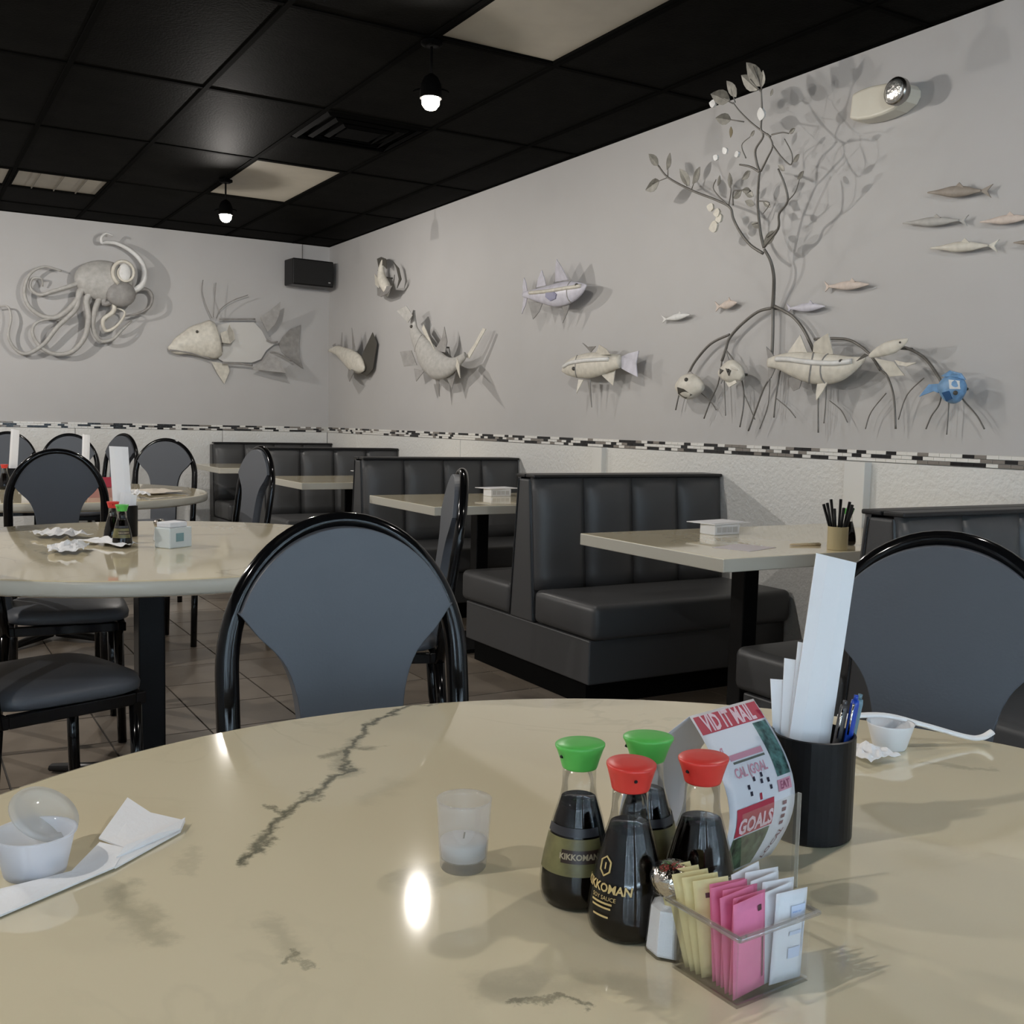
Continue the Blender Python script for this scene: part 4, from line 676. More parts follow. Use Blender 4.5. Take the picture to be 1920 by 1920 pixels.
# ================================================================ CHAIRS
def make_chair(label):
    t = thing('fan_back_chair', label, 'chair', (0, 0, 0), 0, 'black steel fan-back chairs')
    # arch frame: rises from the seat rail, round over the top
    def yb(z): return 0.185 + 0.085 * max(0, z - 0.44) / 0.57
    pts, rr = [], []
    hw, zc, hh = 0.189, 0.765, 0.232
    for z in (0.40, 0.50, 0.60, 0.70): pts.append((-hw + 0.006 * (0.70 - z) / 0.3, yb(z), z)); rr.append((0.0185, 0.017))
    N = 34
    for k in range(N + 1):
        a = PI - PI * k / N
        x, z = hw * math.cos(a), zc + hh * math.sin(a)
        pts.append((x, yb(z), z)); q = math.sin(a) ** 1.5
        rr.append((0.0185 - 0.0055 * q, 0.017 - 0.003 * q))
    for z in (0.70, 0.60, 0.50, 0.40): pts.append((hw - 0.006 * (0.70 - z) / 0.3, yb(z), z)); rr.append((0.0185, 0.017))
    MB().tube(pts, rr, 14, up=(0, 1, 0)).done('back_frame', BLACKM, t, smooth=True)
    for s in (-1, 1):
        MB().tube([(s * 0.183, 0.1855, 0.402), (s * 0.183, 0.20, 0.20), (s * 0.183, 0.235, 0.0)], [(0.020, 0.017), (0.019, 0.016), (0.017, 0.015)], 12, up=(0, 1, 0)).done('leg', BLACKM, t, smooth=True)
        MB().tube([(s * 0.178, -0.175, 0.405), (s * 0.180, -0.185, 0.0)], [0.0165, 0.0155], 12).done('leg', BLACKM, t, smooth=True)
    # fan shaped pad
    side = [(p.x, p.y) for p in crom([(0.177, 0.862, 0), (0.168, 0.853, 0), (0.144, 0.822, 0), (0.111, 0.787, 0), (0.092, 0.745, 0), (0.083, 0.69, 0), (0.080, 0.60, 0), (0.079, 0.455, 0)], 3)]
    arch = []
    for k in range(29):
        a = math.radians(22 + (158 - 22) * k / 28)
        arch.append((0.183 * math.cos(a), zc + 0.02 + 0.203 * math.sin(a)))
    poly = arch + [(-x, z) for x, z in side[1:]] + [(x, z) for x, z in reversed(side[1:])]
    def front(x, z): return (x, yb(z) - 0.030, z)
    def back(x, z): return (x, yb(z) + 0.012, z)
    MB().prism(poly, front, back).done('backrest', VINYLC, t, bevel=0.011, seg=3)
    # seat pad
    def seat_ring(g, z):
        out = []
        for k in range(40):
            a = 2 * PI * k / 40
            c, s_ = math.cos(a), math.sin(a)
            x = math.copysign(abs(c) ** 0.5, c); y = math.copysign(abs(s_) ** 0.5, s_)
            wid = 0.212 - 0.022 * (y * 0.5 + 0.5)
            out.append((x * (wid - g), -0.015 + y * (0.205 - g), z))
        return out
    MB().rings([seat_ring(0.02, 0.432), seat_ring(0.002, 0.44), seat_ring(0.0, 0.455), seat_ring(0.006, 0.472), seat_ring(0.03, 0.484), seat_ring(0.09, 0.492), seat_ring(0.16, 0.494)]).done('seat', VINYLC, t, smooth=True)
    mb = MB()
    mb.box(-0.19, 0.19, -0.20, -0.172, 0.40, 0.432); mb.box(-0.19, 0.19, 0.155, 0.18, 0.40, 0.432)
    mb.box(-0.19, -0.165, -0.172, 0.155, 0.40, 0.432); mb.box(0.165, 0.19, -0.172, 0.155, 0.40, 0.432)
    mb.done('seat_frame', BLACKM, t, bevel=0.003)
    return t
chair0 = make_chair('x')
first = [True]
def chair(top, f, label):
    f = Vector((f[0], f[1])).normalized()
    loc = (top[0] + f.x * 0.27, top[1] + f.y * 0.27, 0); rz = math.atan2(f.y, f.x) + PI / 2
    if first[0]:
        first[0] = False; chair0.location = loc; chair0.rotation_euler = (0, 0, rz); chair0['label'] = label; return chair0
    return dup(chair0, loc, rz, label)
chair((0.630, 1.600), (-0.117, -0.993), 'grey fan-back chair in the middle, facing the camera across the front table')
chair((1.412, 1.047), (-0.874, -0.485), 'grey fan-back chair at the right edge beside the white paper menus')
chair((1.621, 3.052), (-0.93, 0.36), 'black-framed chair seen edge-on beside the middle booth bench')
chair((1.712, 5.533), (-0.988, -0.156), 'narrow-looking grey chair turned sideways at the far left table')
chair((0.60, 4.76), (0.10, 0.99), 'grey fan-back chair seen from behind at the far round table')
chair((1.56, 7.10), (-0.42, -0.90), 'far grey fan-back chair facing the camera, left of the back booths')
chair((1.60, 8.75), (-0.90, -0.45), 'far chair turned sideways by the back wall, behind the tall white menus')
chair((1.143, 8.378), (-0.10, -1.0), 'far chair at the back wall behind the chair seen from behind')
chair((0.77, 8.85), (0.05, -1.0), 'far chair at the back wall cut by the left edge of the picture')
chair((0.318 - 0.27 * math.cos(math.radians(18)), 2.945 - 0.27 * math.sin(math.radians(18))), (math.cos(math.radians(18)), math.sin(math.radians(18))), 'chair whose grey seat juts in at the left edge, nearer of the two seats')
chair((0.52 - 0.27, 4.05), (1.0, -0.10), 'chair whose grey seat shows behind the nearer seat at the left edge')

# ================================================================ WALL ART
COLS = {'cream': CREAM, 'fin': ARTF, 'body': BODYP, 'dark': ARTD, 'lav': ARTL, 'blue': ARTB, 'dblue': ARTDB, 'white': ARTW, 'peach': ARTP, 'tan': ARTT, 'grey': ARTG, 'slate': mat('art_slate', (0.24, 0.24, 0.36), 0.45)}
def art_root(name, label, cat, wall, u, v, group=None):
    if wall == 'B': return thing(name, label, cat, (u, YB, v), 0, group)
    return thing(name, label, cat, (XR, -u, v), -PI / 2, group)
def loft_body(mb, ax, w, depth, seg=14):
    ax = [Vector(p) for p in ax]
    fine = crom(ax, 4)
    rings = []
    for i, p in enumerate(fine):
        t = fine[min(i + 1, len(fine) - 1)] - fine[max(i - 1, 0)]
        t = Vector((t.x, t.y)).normalized(); n = Vector((-t.y, t.x)); h = max(p.z, 0.002)
        rings.append([(p.x + n.x * h * math.cos(2 * PI * k / seg), -w + depth * h * math.sin(2 * PI * k / seg), p.y + n.y * h * math.cos(2 * PI * k / seg)) for k in range(seg)])
    return mb.rings(rings)
def fish(key, name, label, group=None, seams=()):
    d = ART[key]; ax = d['axis']; w = d['w']
    cu = sum(p[0] for p in ax) / len(ax); cv = sum(p[1] for p in ax) / len(ax)
    t = art_root(name, label, 'fish sculpture', d['wall'], cu, cv, group)
    bm_ = COLS[d.get('col', 'cream')]
    loc = [(a - cu, b - cv, h) for a, b, h in ax]
    loft_body(MB(), loc, w, d['depth']).done('body', bm_, t, smooth=True)
    fine = crom(loc, 6)
    def surf(u, v):
        """stand-off of the body surface above a point of the wall, None beside the body"""
        q = min(fine, key=lambda p: (p.x - u) ** 2 + (p.y - v) ** 2)
        r2 = q.z ** 2 - (q.x - u) ** 2 - (q.y - v) ** 2
        return w + d['depth'] * math.sqrt(r2) if r2 > 0 else None
    if len(ax) >= 6 and max(p[2] for p in ax) > 0.04:
        for fr in seams:
            i = int(fr * (len(fine) - 1)); p = fine[i]
            tg = fine[min(i + 1, len(fine) - 1)] - fine[max(i - 1, 0)]; tg = Vector((tg.x, tg.y)).normalized(); nn = Vector((-tg.y, tg.x))
            bow = 0.35 if fr > 0.5 else -0.35
            pts = []
            for k in range(11):
                a = math.radians(-78 + 156 * k / 10)
                sh = -bow * p.z * math.cos(a)
                pts.append((p.x + nn.x * p.z * math.sin(a) + tg.x * sh, -(w + d['depth'] * p.z * math.cos(a)) - 0.001, p.y + nn.y * p.z * math.sin(a) + tg.y * sh))
            MB().tube(crom(pts, 2), 0.0035, 6).done('gill_seam', ARTF, t, smooth=True)
    for k, (poly, c) in enumerate(d['fins']):
        fu = sum(p[0] for p in poly) / len(poly) - cu; fv = sum(p[1] for p in poly) / len(poly) - cv
        inside = c in ('blue', 'dblue', 'white', 'dark', 'cream', 'slate') and surf(fu, fv) is not None
        ln = max(math.hypot(fu, fv), 1e-4)
        tilt = (0.35 if k % 2 else -0.15)
        if c in ('body',): tilt = 0.0
        def g(off, poly=poly, tilt=tilt, fu=fu, fv=fv, ln=ln, c=c):
            def ff(u, vv):
                du, dv = u - cu, vv - cv
                ww = w + tilt * ((du * fu + dv * fv) / ln - ln * 0.6)
                if inside_: ww = (surf(du, dv) or w) + 0.003
                if c == 'body': ww = w - 0.012
                return (du, -max(0.012, ww) + off, dv)
            return ff
        inside_ = inside
        nm = 'body_panel' if c == 'body' else ('marking' if inside else 'fin')
        MB().prism(poly, g(-0.0025), g(0.0025)).done(nm, bm_ if c == 'same' else COLS[c], t)
    if d['eye']:
        e = d['eye']
        hmax = max(h for _, _, h in ax)
        hh = min(0.013, 0.16 * hmax)
        MB().ball((e[0] - cu, -(surf(e[0] - cu, e[1] - cv) or w) - hh * 0.2, e[1] - cv), hh, 10, 6).done('eye', ARTD, t, smooth=True)
    MB().tube([(0, 0.0, 0), (0, -w, 0)], 0.006, 8).done('mount_pin', ARTD, t)
    return t, cu, cv
hog, cu, cv = fish('hog', 'hogfish_sculpture', 'large long-snouted fish sculpture with thin spines beside the octopus')
for k, l in enumerate(ART['hog_spines']):
    MB().tube(crom([(u - cu, -0.07, v - cv) for u, v in l], 5), 0.004 if k < 3 else 0.008, 8).done('spine' if k < 3 else 'outline_rod', ARTF, hog, smooth=True)
# stripe along the two snook and the grouper
def stripe(key, t, cu, cv, m, lift=0.35):
    d = ART[key]; ax = d['axis'][1:-1]
    pts = [(u - cu, -d['w'] - d['depth'] * h * 0.93, v - cv + h * lift) for u, v, h in ax]
    MB().tube(crom(pts, 5), 0.012, 8).done('side_stripe', m, t, smooth=True)
fish('a', 'small_fish_sculpture', 'small dark-and-cream curled fish sculpture beside the black speaker')
fish('b', 'spiny_fish_sculpture', 'small spiny grey fish sculpture next to the room corner')
fish('c', 'tarpon_sculpture', 'upturned grey tarpon sculpture with a wide forked tail', seams=(0.34,))
t, cu, cv = fish('d', 'snook_sculpture', 'lavender-white snook sculpture with two tall fins, high on the wall', seams=(0.68,)); stripe('d', t, cu, cv, CREAM)
t, cu, cv = fish('e', 'grouper_sculpture', 'plump cream fish sculpture with a dark eye, left of the metal tree', seams=(0.36,)); stripe('e', t, cu, cv, ARTW)
t, cu, cv = fish('f', 'snook_sculpture', 'long cream snook sculpture swimming among the roots of the metal tree', seams=(0.62, 0.45)); stripe('f', t, cu, cv, ARTW)
fish('g', 'round_fish_sculpture', 'small round cream fish sculpture under the leftmost tree root', seams=(0.5,))
fish('h', 'small_fish_sculpture', 'small cream fish sculpture with dark spots among the left tree roots')
fish('i', 'small_fish_sculpture', 'slim cream fish sculpture right of the long snook')
fish('j', 'blue_fish_sculpture', 'small bright blue round fish sculpture at the right tree roots')
G = 'small bait fish on the right wall'
fish('m1', 'bait_fish_sculpture', 'tiny white bait fish left of the tree trunk, leftmost of the small fish', G)
fish('m2', 'bait_fish_sculpture', 'tiny peach bait fish just left of the tree trunk', G)
fish('m3', 'bait_fish_sculpture', 'tiny lavender bait fish touching the tree trunk on its right', G)
fish('m4', 'bait_fish_sculpture', 'tiny peach bait fish above and right of the tree trunk fork', G)
fish('n1', 'bait_fish_sculpture', 'tan needle-nosed bait fish at right, topmost below the emergency light', G)
fish('n2', 'bait_fish_sculpture', 'grey needle-nosed bait fish at right, second row, left one', G)
fish('n3', 'bait_fish_sculpture', 'peach needle-nosed bait fish at the right edge, second row', G)
fish('n4', 'bait_fish_sculpture', 'cream needle-nosed bait fish at right, bottom row, left one', G)
fish('n5', 'bait_fish_sculpture', 'tan needle-nosed bait fish cut by the right edge, bottom row', G)

# octopus
ob = ART['oct_body']
cu, cv = ob[0]
octo = art_root('octopus_sculpture', 'grey octopus sculpture with curling arms on the back wall', 'sculpture', 'B', cu, cv)
MB().ball((-0.02, -0.12, 0.0), 0.20, 24, 16, (1.15, 0.42, 0.82)).done('mantle', ARTG, octo, smooth=True)
MB().ball((0.10, -0.17, -0.10), 0.12, 18, 12, (1.0, 0.45, 0.9)).done('head', ARTF, octo, smooth=True)
e = ob[4]
MB().ball((e[0] - cu, -0.20, e[1] - cv), 0.062, 16, 10, (0.8, 0.35, 1.2)).done('eye', ARTW, octo, smooth=True)
sp = []
for k in range(26):
    a = 4.2 - k * 0.34; r = 0.10 - k * 0.0022
    sp.append((e[0] - cu + r * math.cos(a), -0.205, e[1] - cv + r * 1.1 * math.sin(a)))
MB().tube(sp, [0.017 - 0.0004 * k for k in range(26)], 8).done('eye_spiral', CREAM, octo, smooth=True)
for k, (pts, r0, r1, w) in enumerate(ART['oct']):
    p3 = []
    n = len(pts)
    for i, (u, v) in enumerate(pts):
        f = i / (n - 1)
        p3.append((u - cu, -(0.12 * (1 - f) + w * f) - 0.02 * math.sin(3 * PI * f), v - cv))
    fine = crom(p3, 6)
    MB().tube(fine, [r0 * 1.15 + (r1 - r0 * 1.15) * (i / (len(fine) - 1)) for i in range(len(fine))], 10).done('arm', (ARTW, ARTG, ARTG, ARTF, ARTG, ARTG, CREAM, ARTG)[k], octo, smooth=True)
MB().tube([(0, 0, 0), (0, -0.10, 0)], 0.01, 8).done('mount_pin', ARTD, octo)

# mangrove tree with prop roots
b0 = ART['branches'][0][0][0]
cu, cv = b0[0], b0[1]
tree = art_root('metal_tree_sculpture', 'dark metal mangrove tree sculpture with leaves and arching roots', 'sculpture', 'R', cu, cv)
def tl(p): return (p[0] - cu, -p[2], p[1] - cv)
for k, (pts, r) in enumerate(ART['branches']):
    fine = crom([tl(p) for p in pts], 5)
    n = len(fine)
    MB().tube(fine, [0.72 * r * (1 - 0.35 * i / (n - 1)) for i in range(n)], 8).done('trunk' if k == 0 else 'branch', STEEL, tree, smooth=True)
for pts, r in ART['roots']:
    fine = crom([tl(p) for p in pts], 5)
    MB().tube(fine, r * 0.6, 8).done('root', STEEL, tree, smooth=True)
def leaf(a, b, m, wr=0.22, name='leaf', th=0.002):
    a = Vector(tl(a)); b = Vector(tl(b)); d = b - a; L_ = d.length; d.normalize()
    side = d.cross(Vector((0, 1, 0))).normalized(); nrm = side.cross(d).normalized()
    prof = [(0.0, 0.0), (0.12, 0.45), (0.3, 0.9), (0.5, 1.0), (0.7, 0.8), (0.88, 0.38), (1.0, 0.0)]
    top = []; W_ = L_ * wr
    mb = MB()
    ups = [mb.bm.verts.new(a + d * (L_ * t) + side * (W_ * s) + nrm * (0.15 * W_ * s)) for t, s in prof]
    mid = [mb.bm.verts.new(a + d * (L_ * t) - nrm * (0.0)) for t, s in prof[1:-1]]
    los = [mb.bm.verts.new(a + d * (L_ * t) - side * (W_ * s) + nrm * (0.15 * W_ * s)) for t, s in prof[1:-1]]
    mids = [ups[0]] + mid + [ups[-1]]; lowr = [ups[0]] + los + [ups[-1]]
    for i in range(len(prof) - 1):
        for q in ((ups[i], ups[i + 1], mids[i + 1], mids[i]), (mids[i], mids[i + 1], lowr[i + 1], lowr[i])):
            u = []
            for x in q:
                if x not in u: u.append(x)
            if len(u) >= 3: mb.bm.faces.new(u)
    o = mb.done(name, m, tree)
    s_ = o.modifiers.new('thick', 'SOLIDIFY'); s_.thickness = th; s_.offset = 0
for k, (a, b) in enumerate(ART['leaves']):
    leaf(a, b, OLIVE if k == 11 else LEAF, 0.24)
for a, b in ART['flowers']:
    leaf(a, b, ARTW if a[1] > 2.3 else CREAM, 0.40, 'flower', 0.012)
MB().tube([(0, 0, 0), (0, -0.045, 0)], 0.008, 8).done('mount_pin', ARTD, tree)

# emergency light
eo = ART['emerg']; cu = sum(p[0] for p in eo) / len(eo); cv = sum(p[1] for p in eo) / len(eo)
IVORY = mat('ivory_plastic', (0.66, 0.63, 0.54), 0.4)
em = art_root('emergency_light', 'ivory emergency light with a round lamp high on the right wall', 'light', 'R', cu, cv)
MB().prism(eo, lambda u, v: ((u - cu) * 0.96, -0.085, (v - cv) * 0.96), lambda u, v: (u - cu, 0.0, v - cv)).done('housing', IVORY, em, bevel=0.012, seg=3)
lc = ART['emerg_lamp']; lr = abs(lc[1][0] - lc[0][0]) * 1.0
lu, lv = lc[0][0] - cu, lc[0][1] - cv
mb = MB(); mb.rings([[(lu + r * math.cos(2 * PI * k / 24), y, lv + r * math.sin(2 * PI * k / 24)) for k in range(24)] for r, y in ((lr * 0.8, -0.083), (lr, -0.10), (lr, -0.125), (lr * 0.88, -0.13))])
mb.done('lamp_ring', mat('dark_chrome', (0.35, 0.34, 0.32), 0.25, metal=1.0), em, smooth=True)
mb = MB(); mb.rings([[(lu + r * math.cos(2 * PI * k / 24), y, lv + r * math.sin(2 * PI * k / 24)) for k in range(24)] for r, y in ((lr * 0.86, -0.1305), (lr * 0.6, -0.137), (lr * 0.2, -0.140))])
mb.done('lamp_lens', mat('lamp_reflector', (0.85, 0.84, 0.80), 0.18, metal=0.8, bump=0.5, bscale=70), em, smooth=True)

# speaker in the corner
sp = thing('wall_speaker', 'black box loudspeaker hung in the room corner on the back wall', 'speaker', (3.275, YB, 2.455), math.radians(4))
MB().box(-0.205, 0.185, -0.26, -0.06, -0.115, 0.115).done('cabinet', BLACKP, sp, bevel=0.01)
MB().box(-0.195, 0.175, -0.268, -0.2605, -0.105, 0.105).done('grille', mat('grille_black', (0.01, 0.01, 0.01), 0.7, bump=0.6, bscale=400), sp, bevel=0.004)
MB().box(0.13, 0.15, -0.271, -0.2685, -0.082, -0.07).done('badge', mat('badge_silver', (0.5, 0.5, 0.5), 0.3, metal=1.0), sp)
MB().box(-0.04, 0.04, -0.06, -0.006, -0.05, 0.05).done('bracket', BLACKP, sp)
MB().tube([(-0.01, -0.012, 0.05), (-0.01, -0.008, 0.281)], 0.003, 6).done('wire', ARTD, sp)

# ================================================================ THINGS ON THE TABLES
TZ = 0.76
SOY = mat('soy_sauce', (0.003, 0.0018, 0.0012), 0.05, spec=0.25)
GLASS = clear_mat('clear_bottle_glass', (0.98, 0.985, 0.98), 0.025)
RED = mat('red_cap', (0.66, 0.045, 0.035), 0.35)
GREEN = mat('green_cap', (0.10, 0.50, 0.09), 0.35)
GOLD = mat('gold_print', (0.58, 0.43, 0.18), 0.4, metal=0.0)
OLIVEL = mat('olive_label', (0.15, 0.135, 0.055), 0.4, noise=0.3, nscale=60)
DARKL = mat('dark_label', (0.03, 0.03, 0.035), 0.4)
PROF = [(0.024, 0.0), (0.0275, 0.003), (0.0295, 0.010), (0.0297, 0.018), (0.0288, 0.028), (0.0273, 0.0375), (0.0252, 0.048), (0.0228, 0.058), (0.0200, 0.069), (0.0172, 0.078), (0.0148, 0.086), (0.0136, 0.094), (0.0132, 0.112)]
def prof_r(z):
    for (r0, z0), (r1, z1) in zip(PROF, PROF[1:]):
        if z0 <= z <= z1: return r0 + (r1 - r0) * (z - z0) / (z1 - z0)
    return PROF[-1][0]
def ring_patch(a0, a1, z0, z1, lift, na=14, nz=5):
    mb = MB()
    rows = [[mb.bm.verts.new(((prof_r(z0 + (z1 - z0) * j / nz) + lift) * math.cos(a0 + (a1 - a0) * i / na), (prof_r(z0 + (z1 - z0) * j / nz) + lift) * math.sin(a0 + (a1 - a0) * i / na), z0 + (z1 - z0) * j / nz)) for i in range(na + 1)] for j in range(nz + 1)]
    for j in range(nz):
        for i in range(na): mb.bm.faces.new((rows[j][i], rows[j][i + 1], rows[j + 1][i + 1], rows[j + 1][i]))
    return mb
def bottle(x, y, cap, spout, level, label, brand=None, band=None, s=1.0):
    """spout, brand, band: directions in degrees"""
    t = thing('soy_sauce_bottle', label, 'bottle', (x, y, TZ), 0, 'soy sauce dispenser bottles')
    t.scale = (s, s, s)
    MB().lathe(PROF, 40).done('glass', GLASS, t, smooth=True)
    inner = [(0.022, 0.0018)] + [(r - 0.0013, z) for r, z in PROF[1:] if z < level] + [(prof_r(level) - 0.0013, level)]
    MB().lathe(inner, 40).done('soy_sauce', SOY, t, smooth=True)
    a = math.radians(spout)
    mb = MB(); seg = 36
    def cr(r, k, z, dz=0.0): 
        return [Matrix.Rotation(a, 3, 'Z') @ Vector((r * k * math.cos(2 * PI * i / seg), r * math.sin(2 * PI * i / seg), z + dz * math.cos(2 * PI * i / seg) ** 2)) for i in range(seg)]
    mb.rings([cr(0.0138, 1, 0.1090), cr(0.0143, 1.0, 0.1102), cr(0.0156, 1.03, 0.116), cr(0.0176, 1.08, 0.1235), cr(0.0185, 1.12, 0.1265), cr(0.0185, 1.12, 0.1280), cr(0.0178, 1.11, 0.1287), cr(0.009, 1.05, 0.1290), cr(0.002, 1.0, 0.1291)])
    c = mb.done('cap', cap, t, smooth=True)
    d = Vector((math.cos(a), math.sin(a), 0))
    MB().tube([d * 0.0170 + Vector((0, 0, 0.1195)), d * 0.0187 + Vector((0, 0, 0.1203))], [0.0012, 0.0012], 10).done('spout_hole', BLACKP, c)
    if brand is not None:
        b = math.radians(brand)
        def on(z0):
            def f(u, v):
                z = z0 + v; r = prof_r(z) + 0.0006
                return Vector((r * math.cos(b + u / r), r * math.sin(b + u / r), z))
            return f
        lettering('KIKKOMAN', 0.0085, GOLD, t, on(0.0405), bold=0.00025, sub=1)
        lettering('SOY SAUCE', 0.0042, GOLD, t, on(0.0335), sub=1)
        for zz, wd in ((0.0300, 0.011), (0.0268, 0.010), (0.0205, 0.008)):
            ring_patch(b - wd / 0.029, b + wd * 0.75 / 0.029, zz - 0.0007, zz + 0.0007, 0.0006, 10, 1).done('print_line', GOLD, t)
        pts = []
        for k in range(7):
            q = 2 * PI * k / 6 + PI / 6
            pts.append(on(0.0555)(-0.002 + 0.0052 * math.cos(q), 0.0068 * math.sin(q)))
        MB().tube(pts, 0.0007, 6).done('emblem', GOLD, t)
        lettering('I', 0.006, GOLD, t, lambda u, v: on(0.0555)(u - 0.002, v), bold=0.0003, name='emblem_mark')
    if band is not None:
        b = math.radians(band); hw = math.radians(62)
        ring_patch(b - hw, b + hw, 0.030, 0.058, 0.0007).done('label', OLIVEL, t, smooth=True)
        ring_patch(b - hw, b + hw, 0.0595, 0.066, 0.0007).done('upper_label', DARKL, t, smooth=True)
        ring_patch(b - hw * 0.2, b + hw, 0.040, 0.050, 0.0010).done('label_panel', mat('label_maroon', (0.03, 0.015, 0.01), 0.4), t, smooth=True)
        def on2(z0):
            def f(u, v):
                z = z0 + v; r = prof_r(z) + 0.0014
                return Vector((r * math.cos(b + u / r), r * math.sin(b + u / r), z))
            return f
        lettering('KIKKOMAN', 0.0062, mat('label_cream', (0.40, 0.33, 0.22), 0.5), t, lambda u, v: on2(0.045)(u + 0.009, v), bold=0.0002, sub=1)
    return t
bottle(0.496, 0.642, RED, -116, 0.083, 'red-capped soy sauce bottle in front with gold lettering', brand=-166, s=1.06)
bottle(0.491, 0.706, GREEN, -178, 0.085, 'green-capped soy sauce bottle at the left of the group, olive label', band=-140, s=1.05)
bottle(0.555, 0.696, GREEN, 150, 0.084, 'green-capped soy sauce bottle at the back of the group', band=-60, s=1.05)
bottle(0.5605, 0.631, RED, -172, 0.080, 'red-capped soy sauce bottle at the right, beside the paper card', s=1.05)

# votive candle glass
FROST = clear_mat('frosted_glass', (1, 1, 1), 0.04, 0.30, (0.74, 0.73, 0.71), edge=0.25)
vt = thing('votive_candle', 'small frosted glass votive candle standing alone on the front table', 'candle', (0.436, 0.806, TZ))
MB().lathe([(0.0195, 0.0), (0.0208, 0.002), (0.0222, 0.02), (0.0245, 0.060), (0.0250, 0.0635), (0.0238, 0.0635), (0.0230, 0.058), (0.0206, 0.010), (0.010, 0.008)], 36).done('glass', FROST, vt, smooth=True)
MB().lathe([(0.0195, 0.0105), (0.0212, 0.026), (0.012, 0.0265)], 32).done('wax', mat('candle_wax', (0.84, 0.85, 0.90), 0.5), vt, smooth=True)
MB().tube([(0, 0, 0.026), (0.001, 0, 0.032)], 0.0008, 6).done('wick', ARTD, vt)

# salt shaker
SALT = mat('salt_white', (0.82, 0.83, 0.86), 0.8, bump=0.2, bscale=900)
CHROME = mat('chrome', (0.62, 0.58, 0.52), 0.16, metal=1.0, bump=0.25, bscale=160)
def salt_shaker(x, y, label):
    t = thing('salt_shaker', label, 'salt shaker', (x, y, TZ), 0.3, 'glass salt shakers')
    MB().lathe([(0.0195, 0.0), (0.0205, 0.002), (0.0170, 0.040), (0.0150, 0.050)], 8).done('glass', GLASS, t)
    MB().lathe([(0.0185, 0.002), (0.0193, 0.004), (0.0165, 0.037), (0.010, 0.039)], 8).done('salt', SALT, t)
    c = MB().lathe([(0.0155, 0.048), (0.0160, 0.050), (0.0185, 0.058), (0.0180, 0.061), (0.0160, 0.066), (0.009, 0.0695), (0.002, 0.0702)], 24).done('cap', CHROME, t, smooth=True)
    for k in range(5):
        a = k * 1.257
        MB().lathe([(0.0011, 0.0680), (0.0011, 0.0698)], 8, (0.007 * math.cos(a), 0.007 * math.sin(a))).done('pour_hole', ARTD, c)
    return t
salt_shaker(0.506, 0.598, 'glass salt shaker with a chrome top beside the sugar caddy on the front table')

# sugar caddy with packets
ACRYL = clear_mat('clear_acrylic', (1, 1, 1), 0.008, edge=0.22)
def caddy(x, y, rz, label, w=0.073, d=0.066, h=0.052):
    t = thing('sugar_caddy', label, 'caddy', (x, y, TZ), rz, 'clear sugar packet caddies')
    e = 0.0018
    MB().box(-w / 2, w / 2, -d / 2, d / 2, 0.0, 0.0025).done('floor_plate', ACRYL, t)
    for a in ((-w / 2, w / 2, -d / 2, -d / 2 + e), (-w / 2, w / 2, d / 2 - e, d / 2), (-w / 2, -w / 2 + e, -d / 2 + e, d / 2 - e), (w / 2 - e, w / 2, -d / 2 + e, d / 2 - e)):
        MB().box(a[0], a[1], a[2], a[3], 0.0026, h).done('side_plate', ACRYL, t)
    q = 0.0035
    MB().tube([(-w / 2 - q, -d / 2 - q, h), (w / 2 + q, -d / 2 - q, h), (w / 2 + q, d / 2 + q, h), (-w / 2 - q, d / 2 + q, h), (-w / 2 - q, -d / 2 - q, h)], 0.0022, 8).done('rim', clear_mat('acrylic_rim', (0.90, 0.89, 0.88), 0.15, 0.12), t, smooth=True)
    return t
CX, CY, CR = 0.5290, 0.5475, math.radians(3)
caddy(CX, CY, CR, 'clear acrylic sugar caddy full of packets on the front table')
PINK = mat('pink_packet', (0.74, 0.20, 0.36), 0.55, noise=0.06, nscale=60)
YELL = mat('yellow_packet', (0.70, 0.62, 0.33), 0.55, noise=0.06, nscale=60)
WPKT = mat('white_packet', (0.72, 0.73, 0.77), 0.55, noise=0.04, nscale=60)
BLUEP = mat('blue_print', (0.30, 0.40, 0.66), 0.6)
PDARK = mat('packet_print_dark', (0.10, 0.04, 0.05), 0.6)
